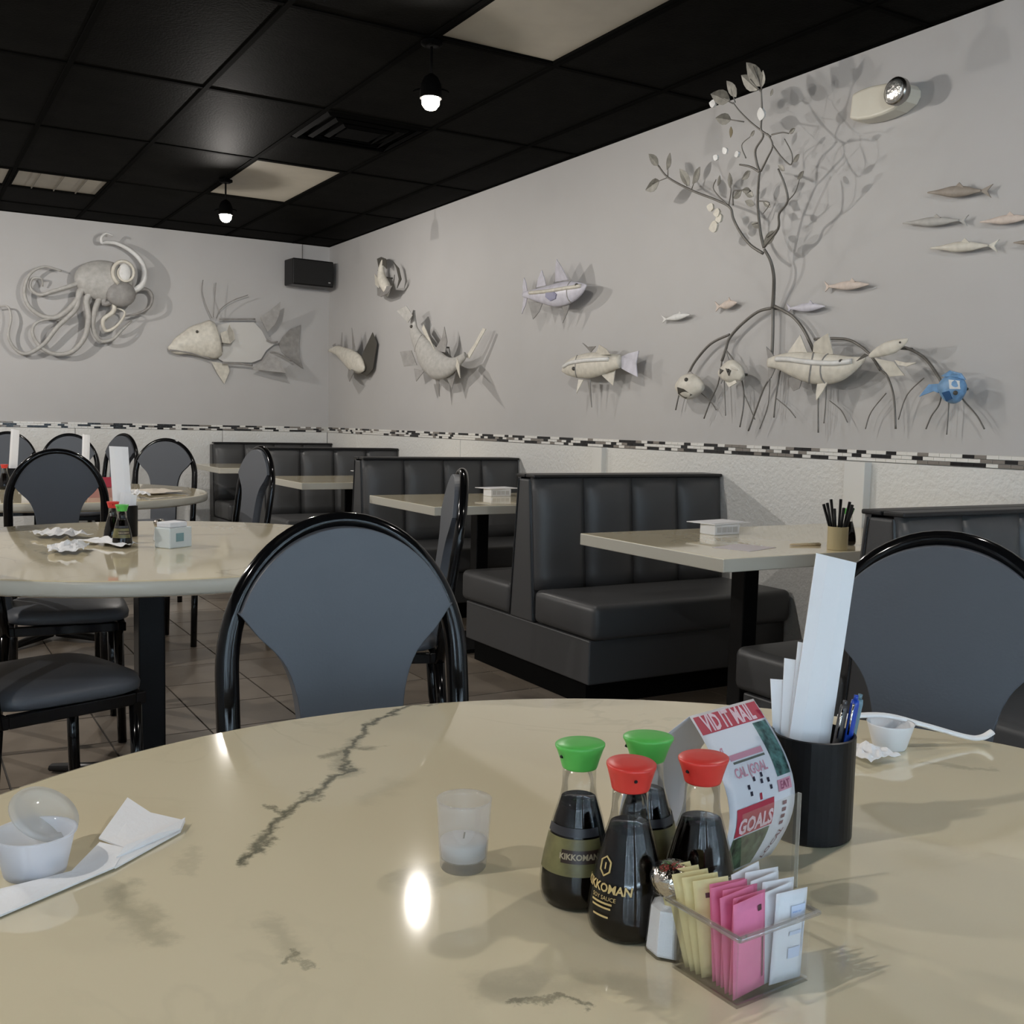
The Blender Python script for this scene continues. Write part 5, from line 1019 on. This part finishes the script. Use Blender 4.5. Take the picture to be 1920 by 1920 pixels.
def packet(lx, ly, m, label, tilt=0.0, yaw=0.0, lean=0.0, h=0.064, w=0.033, prints=(), grp='sugar packets in the front caddy'):
    ca, sa = math.cos(CR), math.sin(CR)
    t = thing('sugar_packet', label, 'sugar packet', (CX + lx * ca - ly * sa, CY + lx * sa + ly * ca, TZ + 0.0026), 0, grp)
    t.rotation_euler = (lean, tilt, CR + yaw)
    mb = MB()
    nx, nz = 6, 8
    def pt(u, v, s): 
        p = 0.0002 + 0.0016 * (1 - abs(2 * u - 1) ** 2.5) * (1 - abs(2 * v - 1) ** 3)
        return (w * (u - 0.5), s * p, h * v)
    F = [[mb.bm.verts.new(pt(i / nx, j / nz, -1)) for i in range(nx + 1)] for j in range(nz + 1)]
    K = [[mb.bm.verts.new(pt(i / nx, j / nz, 1)) for i in range(nx + 1)] for j in range(nz + 1)]
    for R_ in (F, K):
        for j in range(nz):
            for i in range(nx): mb.bm.faces.new((R_[j][i], R_[j][i + 1], R_[j + 1][i + 1], R_[j + 1][i]))
    for j in range(nz):
        mb.bm.faces.new((F[j][0], F[j + 1][0], K[j + 1][0], K[j][0])); mb.bm.faces.new((F[j][nx], F[j + 1][nx], K[j + 1][nx], K[j][nx]))
    for i in range(nx):
        mb.bm.faces.new((F[0][i], F[0][i + 1], K[0][i + 1], K[0][i])); mb.bm.faces.new((F[nz][i], F[nz][i + 1], K[nz][i + 1], K[nz][i]))
    mb.done('sachet', m, t, smooth=True)
    for (u0, u1, v0, v1, pm) in prints:
        pb = MB(); n = 4
        A_ = [[pb.bm.verts.new((w * (u0 + (u1 - u0) * i / n - 0.5), pt(u0 + (u1 - u0) * i / n, v0 + (v1 - v0) * j / n, -1)[1] - 0.0007, h * (v0 + (v1 - v0) * j / n))) for i in range(n + 1)] for j in range(n + 1)]
        for j in range(n):
            for i in range(n): pb.bm.faces.new((A_[j][i], A_[j][i + 1], A_[j + 1][i + 1], A_[j + 1][i]))
        pb.done('print', pm, t)
    return t
ORD = ['frontmost', 'second from the front', 'third from the front', 'fourth from the front', 'fifth from the front', 'rearmost']
LBLUE = mat('pale_blue_print', (0.55, 0.62, 0.78), 0.6)
for k in range(6):
    packet(-0.0165 + 0.0008 * k, -0.0250 + 0.0042 * k, PINK, 'pink sweetener packet in the front caddy, %s of the pink ones' % ORD[k], tilt=math.radians((-3, 2, -4, 3, -2, 1)[k]), yaw=math.radians((3, 2, 0, -3, -6, -8)[k]), lean=math.radians(0 - 1.6 * k), h=0.070 - 0.001 * (k % 2),
           prints=((0.30, 0.36, 0.60, 0.66, PDARK), (0.72, 0.84, 0.84, 0.90, PDARK), (0.86, 0.90, 0.12, 0.55, PDARK)) if k == 0 else ())
for k in range(5):
    packet(-0.0175, 0.0030 + 0.0056 * k, YELL, 'yellow sweetener packet in the front caddy, %s of the yellow ones' % (ORD[k] if k < 4 else 'rearmost'), tilt=math.radians(-6 - 3 * k), yaw=math.radians(-24 - 5 * k), lean=math.radians(-5 - 2 * k), h=0.071, w=0.027,
           prints=((0.3, 0.42, 0.82, 0.87, PDARK), (0.3, 0.6, 0.1, 0.15, PDARK)) if k in (0, 2) else ())
for k in range(6):
    packet(0.0175, -0.0275 + 0.0058 * k, WPKT, 'white sugar packet in the front caddy, %s of the white ones' % ORD[k], tilt=math.radians((3, -2, 4, -1, 2, -5)[k]), yaw=math.radians((-2, 3, -3, 4, -6, 5)[k]), lean=math.radians(0 - 1.2 * k), h=0.067 + 0.0012 * k, w=0.0315,
           prints=((0.45, 0.9, 0.68, 0.84, LBLUE), (0.5, 0.8, 0.76, 0.78, BLUEP), (0.45, 0.85, 0.52, 0.56, LBLUE), (0.45, 0.85, 0.26, 0.38, LBLUE), (0.9, 0.93, 0.3, 0.86, LBLUE)) if k == 0 else ())

# bent paper card in its clear holder
cardt = thing('table_card', 'bent white paper advertising card with red lettering behind the bottles', 'table card', (0.660, 0.700, TZ))
CE = Vector((0.979, 0.204, 0)); CN = Vector((0.204, -0.979, 0)); CW, CH = 0.102, 0.127
def cpt(s, t, side=1, eps=0.0):
    b = math.sin(PI * min(1, max(0, t)))
    p = Vector((0.601 - 0.660, 0.670 - 0.700, 0.0034)) + CE * (s * CW) + Vector((0.037 * t, 0.070 * t, t * CH))
    if side > 0: return p + CN * (0.036 * b + eps)
    return p - CN * (0.10 * (1 - t) + 0.028 * b + eps)
def cpatch(s0, s1, t0, t1, m, eps=0.0007, name='print', ns=6, ntt=8, parent=None, side=1):
    mb = MB()
    V_ = [[mb.bm.verts.new(cpt(s0 + (s1 - s0) * i / ns, t0 + (t1 - t0) * j / ntt, side, eps)) for i in range(ns + 1)] for j in range(ntt + 1)]
    for j in range(ntt):
        for i in range(ns): mb.bm.faces.new((V_[j][i], V_[j][i + 1], V_[j + 1][i + 1], V_[j + 1][i]))
    return mb.done(name, m, parent or cardt, smooth=True)
PAPERL = mat('card_paper', (0.66, 0.66, 0.70), 0.6)
fs = cpatch(0, 1, 0, 1, PAPERL, 0.0, 'front_sheet', 8, 16)
bs = cpatch(0, 1, 0, 1, PAPERL, 0.0, 'back_sheet', 8, 16, side=-1)
for o in (fs, bs):
    md = o.modifiers.new('thick', 'SOLIDIFY'); md.thickness = 0.0006; md.offset = 0
CRED = mat('card_red', (0.42, 0.02, 0.05), 0.5)
CPINK = mat('card_pink', (0.58, 0.27, 0.34), 0.6)
CLET = mat('card_letter', (0.72, 0.50, 0.55), 0.6)
CGRN = mat('card_photo_green', (0.06, 0.13, 0.12), 0.5, noise=0.9, nscale=140)
CDRK = mat('card_ink', (0.02, 0.02, 0.04), 0.6)
CFOOD = mat('card_photo_food', (0.05, 0.08, 0.045), 0.5, noise=1.0, nscale=120)
cpatch(0.02, 0.985, 0.895, 0.990, CRED, 0.0008, parent=fs)
cpatch(0.76, 0.97, 0.58, 0.885, CGRN, 0.0008, 'photo', parent=fs)
cpatch(0.10, 0.66, 0.30, 0.475, CRED, 0.0008, parent=fs)
cpatch(0.10, 0.64, 0.02, 0.29, CFOOD, 0.0008, 'photo', parent=fs)
cpatch(0.20, 0.70, 0.735, 0.765, CPINK, 0.0008, parent=fs)
cpatch(0.22, 0.70, 0.715, 0.727, mat('card_grey_line', (0.12, 0.13, 0.11), 0.6), 0.0008, parent=fs)
cpatch(0.74, 0.95, 0.49, 0.56, CPINK, 0.0008, parent=fs)
for (s, t_) in ((0.30, 0.565), (0.40, 0.60), (0.50, 0.575), (0.60, 0.57), (0.32, 0.525), (0.52, 0.61), (0.62, 0.525)):
    cpatch(s, s + 0.035, t_, t_ + 0.026, CDRK, 0.0008, 'print_mark', 2, 2, parent=fs)
cpatch(0.45, 0.485, 0.485, 0.525, CRED, 0.0008, 'print_mark', 2, 2, parent=fs)
for k in range(4):
    cpatch(0.80, 0.86, 0.40 - 0.045 * k, 0.425 - 0.045 * k, mat('card_maroon', (0.16, 0.05, 0.08), 0.6), 0.0008, 'print_mark', 2, 2, parent=fs)
def ctext(body, size, s, t_, m, bold=0.0, rot=0.0):
    def f(u, v):
        if rot: u, v = u * math.cos(rot) - v * math.sin(rot), u * math.sin(rot) + v * math.cos(rot)
        return cpt(s + u / CW, t_ + v / CH, 1, 0.0013)
    lettering(body, size, m, fs, f, bold=bold, sub=1)
ctext('VID IT MAIL', 0.0150, 0.49, 0.942, CLET, 0.0005)
ctext('GOALS', 0.0165, 0.39, 0.355, CLET, 0.0006)
ctext('CAL (GOAL', 0.0095, 0.42, 0.665, CPINK, 0.0002)
ctext('EAT', 0.0085, 0.845, 0.525, mat('card_pink_dark', (0.35, 0.10, 0.17), 0.6), 0.0002)
ctext('LOCAL', 0.0090, 0.83, 0.13, mat('card_maroon', (0.16, 0.05, 0.08), 0.6), 0.0002, 1.2)
ctext('g', 0.012, 0.14, 0.80, CPINK, 0.0001)
hd = thing('acrylic_holder', 'clear acrylic card holder standing between the caddy and the black cup', 'holder', (0.645, 0.628, TZ))
hd.rotation_euler = (0, 0, math.radians(12))
MB().box(-0.052, 0.030, -0.0015, 0.0015, 0.0032, 0.085).done('front_plate', ACRYL, hd)
MB().box(-0.030, 0.030, -0.0015, 0.085, 0.0, 0.003).done('base_plate', ACRYL, hd)
MB().box(0.0301, 0.0312, -0.0017, 0.0017, 0.0, 0.085).done('polished_edge', clear_mat('acrylic_edge', (0.9, 0.92, 0.9), 0.25, 0.25, (0.9, 0.92, 0.9)), hd)

# black cup with tall paper menus and pens
VR = math.atan2(-0.5088, 0.8606)
def cup(x, y, rz, label, m=BLACKP, r=0.041, h=0.102):
    t = thing('pen_cup', label, 'cup', (x, y, TZ), rz, 'menu and pen cups')
    MB().lathe([(r - 0.002, 0.0), (r, 0.002), (r, h), (r - 0.002, h + 0.0008), (r - 0.0035, h), (r - 0.0035, 0.006), (0.004, 0.005)], 40).done('cup_wall', m, t, smooth=False, bevel=0.0)
    return t
def menu(x, y, rz, dx, dy, w, h, lean, label, m=PAPER, grp='tall white paper menus'):
    c, s = math.cos(rz), math.sin(rz)
    t = thing('paper_menu', label, 'paper menu', (x + dx * c - dy * s, y + dx * s + dy * c, TZ + 0.0075), 0, grp)
    t.rotation_euler = (math.radians(-3), lean, rz)
    mb = MB()
    prof = [(-w / 2, 0.0), (-w * 0.22, -0.0022), (w * 0.2, -0.0016), (w / 2, 0.001)]
    th = 0.0012
    top = [(px_, py_, h - 0.10 * (px_ + w / 2)) for px_, py_ in prof]
    vs = []
    for off in (0, th):
        vs.append([[mb.bm.verts.new((px_, py_ + off, 0.0)) for px_, py_ in prof], [mb.bm.verts.new((q[0], q[1] + off, q[2])) for q in top]])
    for sset in vs:
        for i in range(3): mb.bm.faces.new((sset[0][i], sset[0][i + 1], sset[1][i + 1], sset[1][i]))
    for r_ in (0, 1):
        for i in range(3): mb.bm.faces.new((vs[0][r_][i], vs[0][r_][i + 1], vs[1][r_][i + 1], vs[1][r_][i]))
    for i in (0, 3): mb.bm.faces.new((vs[0][0][i], vs[0][1][i], vs[1][1][i], vs[1][0][i]))
    mb.done('folded_sheet', m, t)
    return t
PX, PY = 0.780, 0.719
cup(PX, PY, VR, 'black cup holding white menus and pens on the front table')
ln = math.radians(6.5)
menu(PX, PY, VR, -0.0135, -0.006, 0.041, 0.272, ln, 'tallest white paper menu in the black cup on the front table')
menu(PX, PY, VR, -0.0120, -0.002, 0.036, 0.183, math.radians(4), 'white paper menu in the front cup, second tallest of four')
menu(PX, PY, VR, -0.0140, 0.002, 0.036, 0.166, math.radians(1), 'white paper menu in the front cup, third tallest of four')
menu(PX, PY, VR, -0.0120, 0.006, 0.036, 0.146, math.radians(-4.5), 'white paper menu in the front cup, shortest of four')
def pen(x, y, dx, dy, tx, ty, h, m, label, clip=True):
    t = thing('pen', label, 'pen', (x + dx, y + dy, TZ + 0.009), 0, 'pens in the front cup')
    a = Vector((0, 0, 0)); b = Vector((tx, ty, h))
    MB().tube([a, b * 0.97, b], [0.0042, 0.0042, 0.0036], 12).done('barrel', m, t, smooth=True)
    MB().tube([b, b * 1.04], [0.0022, 0.0022], 10).done('button', m, t, smooth=True)
    if clip: MB().tube([b * 0.98 + Vector((-0.0052, -0.003, 0)), b * 0.74 + Vector((-0.0052, -0.003, 0))], [0.0012, 0.0009], 8).done('clip', CHROME, t, smooth=True)
cr_, sr_ = math.cos(VR), math.sin(VR)
def loc2(a, b): return (a * cr_ - b * sr_, a * sr_ + b * cr_)
for a, b, ta, h, m, lab in ((0.020, -0.006, 0.018, 0.128, mat('pen_blue', (0.015, 0.06, 0.40), 0.25), 'blue ballpoint pen in the front cup'),
                            (0.026, 0.006, 0.020, 0.126, mat('pen_teal', (0.14, 0.24, 0.30), 0.25), 'grey-blue pen at the right rim of the front cup'),
                            (0.010, -0.004, 0.018, 0.122, mat('pen_grey', (0.09, 0.085, 0.085), 0.25), 'dark grey pen next to the menus in the front cup')):
    d0 = loc2(a, b); d1 = loc2(ta, 0.0)
    pen(PX, PY, d0[0], d0[1], d1[0], d1[1], h, m, lab)

# white dish, wrapped chopsticks and napkin scrap at the right
dish = thing('sauce_dish', 'small white sauce dish behind the black cup on the front table', 'dish', (1.085, 0.873, TZ))
WD = mat('white_plastic', (0.74, 0.75, 0.77), 0.4)
MB().lathe([(0.019, 0.0), (0.0205, 0.002), (0.0285, 0.031), (0.0295, 0.033), (0.0275, 0.0325), (0.0195, 0.006), (0.004, 0.005)], 32).done('bowl', WD, dish, smooth=True)
ch = thing('wrapped_chopsticks', 'white paper-wrapped chopsticks lying across the sauce dish at the table edge', 'chopsticks', (1.09, 0.90, TZ + 0.0362))
MB().tube(crom([(-0.055, 0.012, 0.0), (0.0, -0.012, 0.0012), (0.05, -0.036, -0.012), (0.098, -0.062, -0.0265), (0.116, -0.072, -0.027), (0.128, -0.079, -0.019)], 6), (0.0062, 0.0030) and [(0.0068, 0.0032)] * 31, 10, up=(0, 0, 1)).done('wrapper', NAPK, ch, smooth=True)
def crumple(x, y, w, d, hgt, seed, label, m=NAPK, rz=0.0, n=12, z=TZ, grp='crumpled napkins'):
    rnd = random.Random(seed)
    t = thing('napkin', label, 'napkin', (x, y, z), rz, grp)
    fr = [(rnd.uniform(-6, 6), rnd.uniform(-6, 6), rnd.uniform(0, 6)) for _ in range(6)]
    mb = MB()
    V_ = []
    for j in range(n + 1):
        row = []
        for i in range(n + 1):
            u, v = i / n - 0.5, j / n - 0.5
            q = sum(abs(math.sin(a * u * 2 + b * v * 2 + c)) for a, b, c in fr) / 6
            jag = 1 + 0.10 * math.sin(3 * math.atan2(v, u + 1e-6) + seed)
            edge = max(abs(u), abs(v)) * 2
            row.append(mb.bm.verts.new((u * w * jag, v * d * jag, 0.001 + hgt * q * (1 - 0.5 * edge))))
        V_.append(row)
    for j in range(n):
        for i in range(n): mb.bm.faces.new((V_[j][i], V_[j][i + 1], V_[j + 1][i + 1], V_[j + 1][i]))
    o = mb.done('paper', m, t, smooth=False)
    s_ = o.modifiers.new('thick', 'SOLIDIFY'); s_.thickness = 0.0008; s_.offset = 1
    return t
crumple(1.025, 0.855, 0.05, 0.05, 0.022, 3, 'small torn napkin scrap between the black cup and the sauce dish')

# left: open plastic cup with lid and a folded napkin
HAZY = clear_mat('hazy_plastic', (0.97, 0.98, 1.0), 0.05, 0.62, (0.84, 0.87, 0.93))
rm = thing('portion_cup', 'clear plastic portion cup with its lid flipped open at the left edge', 'cup', (0.100, 0.968, TZ))
MB().lathe([(0.024, 0.0), (0.0255, 0.0015), (0.0325, 0.034), (0.0345, 0.036), (0.0350, 0.0375), (0.0325, 0.0375), (0.0312, 0.034), (0.0245, 0.004), (0.004, 0.003)], 40).done('cup_wall', HAZY, rm, smooth=True)
mb = MB(); rings = []
lidm = clear_mat('lid_plastic', (0.96, 0.97, 0.97), 0.06, 0.35, (0.85, 0.86, 0.86))
LM = Matrix.Translation((0.034, 0.026, 0.040)) @ Matrix.Rotation(math.radians(40), 4, 'Z') @ Matrix.Rotation(math.radians(-58), 4, 'Y') @ Matrix.Translation((0.034, 0, 0))
LM = Matrix.Translation((0.012, 0.036, 0.038)) @ Matrix.Rotation(VR, 4, 'Z') @ Matrix.Rotation(math.radians(34), 4, 'Y') @ Matrix.Rotation(math.radians(12), 4, 'X') @ Matrix.Scale(0.86, 4)
mb.rings([[LM @ Vector((r * math.cos(2 * PI * k / 36), r * math.sin(2 * PI * k / 36), z)) for k in range(36)] for r, z in ((0.003, 0.0), (0.026, 0.0), (0.029, 0.003), (0.036, 0.003), (0.037, -0.001), (0.0362, -0.0012), (0.035, 0.0022), (0.029, 0.0022), (0.026, -0.0008), (0.003, -0.0008))])
mb.done('lid', lidm, rm, smooth=True)
nk = thing('folded_napkin', 'folded white paper napkin strip lying at the left edge of the front table', 'napkin', (0.16, 0.97, TZ))
def nap(pts, name, th=0.0016):
    mb = MB()
    vs = [mb.bm.verts.new((x - 0.16, y - 0.97, z)) for x, y, z in pts]
    vb = [mb.bm.verts.new((x - 0.16, y - 0.97, max(0.0002, z - th))) for x, y, z in pts]
    n = len(vs); mb.bm.faces.new(vs); mb.bm.faces.new(list(reversed(vb)))
    for i in range(n): mb.bm.faces.new((vs[i], vs[(i + 1) % n], vb[(i + 1) % n], vb[i]))
    mb.done(name, NAPK, nk)
nap([(0.010, 0.860, 0.003), (0.066, 0.889, 0.003), (0.161, 0.940, 0.004), (0.176, 0.972, 0.006), (0.157, 0.992, 0.008), (0.126, 0.943, 0.006), (0.070, 0.938, 0.004), (0.010, 0.915, 0.003)], 'lower_fold')
nap([(0.161, 0.940, 0.003), (0.231, 0.997, 0.003), (0.240, 1.017, 0.005), (0.212, 1.040, 0.010), (0.197, 1.076, 0.016), (0.158, 1.003, 0.008), (0.176, 0.972, 0.006)], 'upper_fold')
nap([(0.231, 0.997, 0.006), (0.240, 1.017, 0.008), (0.205, 0.985, 0.009), (0.176, 0.972, 0.009), (0.165, 0.955, 0.006)], 'edge_fold')

# ---- middle round table
bottle(0.595, 3.30, GREEN, -140, 0.083, 'green-capped soy sauce bottle on the second round table', band=-110)
bottle(0.590, 3.42, RED, -100, 0.083, 'red-capped soy sauce bottle on the second round table')
cup(0.657, 3.60, VR, 'black cup with tall white menus on the second round table')
menu(0.657, 3.60, VR, -0.003, 0.004, 0.062, 0.290, math.radians(-4.5), 'tall white paper menu in the cup on the second round table', grp='menus on the second round table')
menu(0.657, 3.60, VR, 0.004, -0.006, 0.054, 0.136, math.radians(4), 'short white paper menu in the cup on the second round table', grp='menus on the second round table')
cb = thing('sugar_caddy', 'white sugar caddy on the second round table', 'caddy', (0.735, 3.255, TZ), 0.55, 'clear sugar packet caddies')
MB().box(-0.045, 0.045, -0.032, 0.032, 0.0, 0.062).done('box', mat('caddy_white', (0.62, 0.66, 0.66), 0.4), cb, bevel=0.003)
MB().box(-0.040, 0.030, -0.028, 0.028, 0.0621, 0.078).done('packet_tops', WPKT, cb, bevel=0.003)
MB().box(-0.02, 0.01, -0.0335, -0.0321, 0.02, 0.045).done('print', mat('caddy_print', (0.2, 0.32, 0.34), 0.5), cb)
salt_shaker(0.730, 3.42, 'glass salt shaker on the second round table')
crumple(0.46, 3.62, 0.13, 0.17, 0.05, 11, 'white crumpled napkin at the back left of the second round table', rz=0.3)
crumple(0.43, 3.22, 0.10, 0.15, 0.045, 12, 'white crumpled napkin at the front left of the second round table', rz=-0.2)
crumple(0.565, 3.36, 0.075, 0.20, 0.03, 14, 'white crumpled napkin beside the bottles on the second round table', rz=0.5)
# ---- far round table
cup(0.55, 6.10, VR, 'black menu cup at the left of the far round table')
menu(0.55, 6.10, VR, -0.004, 0.0, 0.045, 0.30, math.radians(3), 'white paper menu standing at the left of the far round table', grp='menus on the far round table')
cup(0.93, 6.25, VR, 'black menu cup at the back of the far round table')
menu(0.93, 6.25, VR, 0.0, 0.0, 0.042, 0.275, math.radians(1), 'white paper menu standing at the back of the far round table', grp='menus on the far round table')
fc = thing('folded_card', 'pink and red folded card on the far round table behind the chair', 'table card', (0.86, 5.35, TZ), 0.2)
MB().prism([(0.0, 0.0), (0.055, 0.09), (0.06, 0.09), (0.115, 0.0), (0.11, 0.0), (0.0575, 0.084), (0.005, 0.0)], lambda a, b: (-0.07, a - 0.05, b), lambda a, b: (0.07, a - 0.05, b)).done('card', mat('card_rose', (0.50, 0.24, 0.20), 0.6), fc)
MB().prism([(-0.0015, 0.048), (0.0265, 0.094), (0.0275, 0.0935), (-0.0005, 0.047)], lambda a, b: (-0.07, a - 0.026, b), lambda a, b: (0.07, a - 0.026, b)).done('red_band', CRED, fc)
crumple(1.16, 5.55, 0.22, 0.26, 0.03, 21, 'beige paper napkins spread at the right of the far round table', mat('beige_paper', (0.62, 0.56, 0.48), 0.8), 0.4)
crumple(1.02, 5.30, 0.10, 0.12, 0.05, 22, 'white crumpled napkin at the front of the far round table', rz=0.1)
bottle(0.50, 5.95, RED, -90, 0.083, 'red-capped soy sauce bottle at the left of the far round table')
crumple(0.62, 5.98, 0.10, 0.10, 0.05, 23, 'white crumpled napkin beside the left menu cup of the far round table')

# ---- booth tables
def booth_caddy(x, y, rz, lab1, lab2, s=1.0):
    t = thing('condiment_box', lab1, 'condiment box', (x, y, TZ), rz, 'white condiment boxes on the booth tables')
    MB().box(-0.065, 0.065, -0.04, 0.04, 0.0, 0.040).done('box', WD, t, bevel=0.003)
    for k in range(4): MB().box(-0.055 + 0.028 * k, -0.032 + 0.028 * k, -0.0415, -0.0401, 0.010, 0.030).done('print', mat('box_print', (0.5, 0.5, 0.5), 0.5), t)
    c = thing('flat_menu', lab2, 'menu', (x + 0.02, y + 0.03, TZ + 0.0405), rz + 0.1, 'flat menus lying on the condiment boxes')
    MB().box(-0.105, 0.105, -0.07, 0.07, 0.0, 0.003).done('sheet', PAPER, c, bevel=0.001)
    MB().box(-0.095, 0.095, -0.06, -0.045, 0.0031, 0.0035).done('print', mat('box_print', (0.5, 0.5, 0.5), 0.5), c)
booth_caddy(2.70, 3.00, 0.05, 'white condiment box on the nearest booth table', 'white menu lying on the condiment box of the nearest booth table')
booth_caddy(2.86, 4.98, 0.05, 'white condiment box on the second booth table', 'white menu lying on the condiment box of the second booth table')
booth_caddy(2.86, 6.80, 0.05, 'white condiment box on the third booth table', 'white menu lying on the condiment box of the third booth table')
pm = thing('paper_placemat', 'pale lavender paper sheet lying on the nearest booth table', 'paper', (2.47, 2.62, TZ), 0.3)
MB().box(-0.09, 0.09, -0.07, 0.07, 0.0002, 0.0012).done('sheet', mat('lavender_paper', (0.62, 0.58, 0.60), 0.7), pm)
for k, (x, y, rz) in enumerate(((2.72, 2.585, -0.25), (2.735, 2.60, -0.18))):
    st = thing('chopstick', ('wooden chopstick on the nearest booth table, front one of the pair', 'wooden chopstick on the nearest booth table, rear one of the pair')[k], 'chopstick', (x, y, TZ), rz, 'loose chopsticks')
    MB().tube([(-0.06, 0, 0.0045), (0.06, 0, 0.0045)], [0.0025, 0.0042], 8).done('stick', mat('pale_wood', (0.55, 0.45, 0.30), 0.6), st, smooth=True)
bc = cup(2.745, 2.465, 0, 'beige cup full of black chopsticks on the nearest booth table', mat('beige_cup', (0.45, 0.38, 0.22), 0.4), 0.034, 0.078)
rr_ = random.Random(5)
for k in range(9):
    a = 2 * PI * k / 9; rad = 0.017
    st = thing('black_chopstick', 'black chopstick standing in the beige cup on the nearest booth table', 'chopstick', (2.745 + rad * math.cos(a) * 0.5, 2.465 + rad * math.sin(a) * 0.5, TZ + 0.007), 0, 'black chopsticks in the beige cup')
    tip = Vector((0.040 * math.cos(a) + rr_.uniform(-.006, .006), 0.040 * math.sin(a), 0.150 + rr_.uniform(-0.02, 0.012)))
    MB().tube([(0, 0, 0), tip], [0.003, 0.0052], 8).done('stick', BLACKP, st, smooth=True)
bottle(2.90, 2.56, GREEN, -90, 0.083, 'green-capped soy sauce bottle on the nearest booth table')
bottle(2.985, 2.50, RED, -90, 0.083, 'red-capped soy sauce bottle on the nearest booth table')
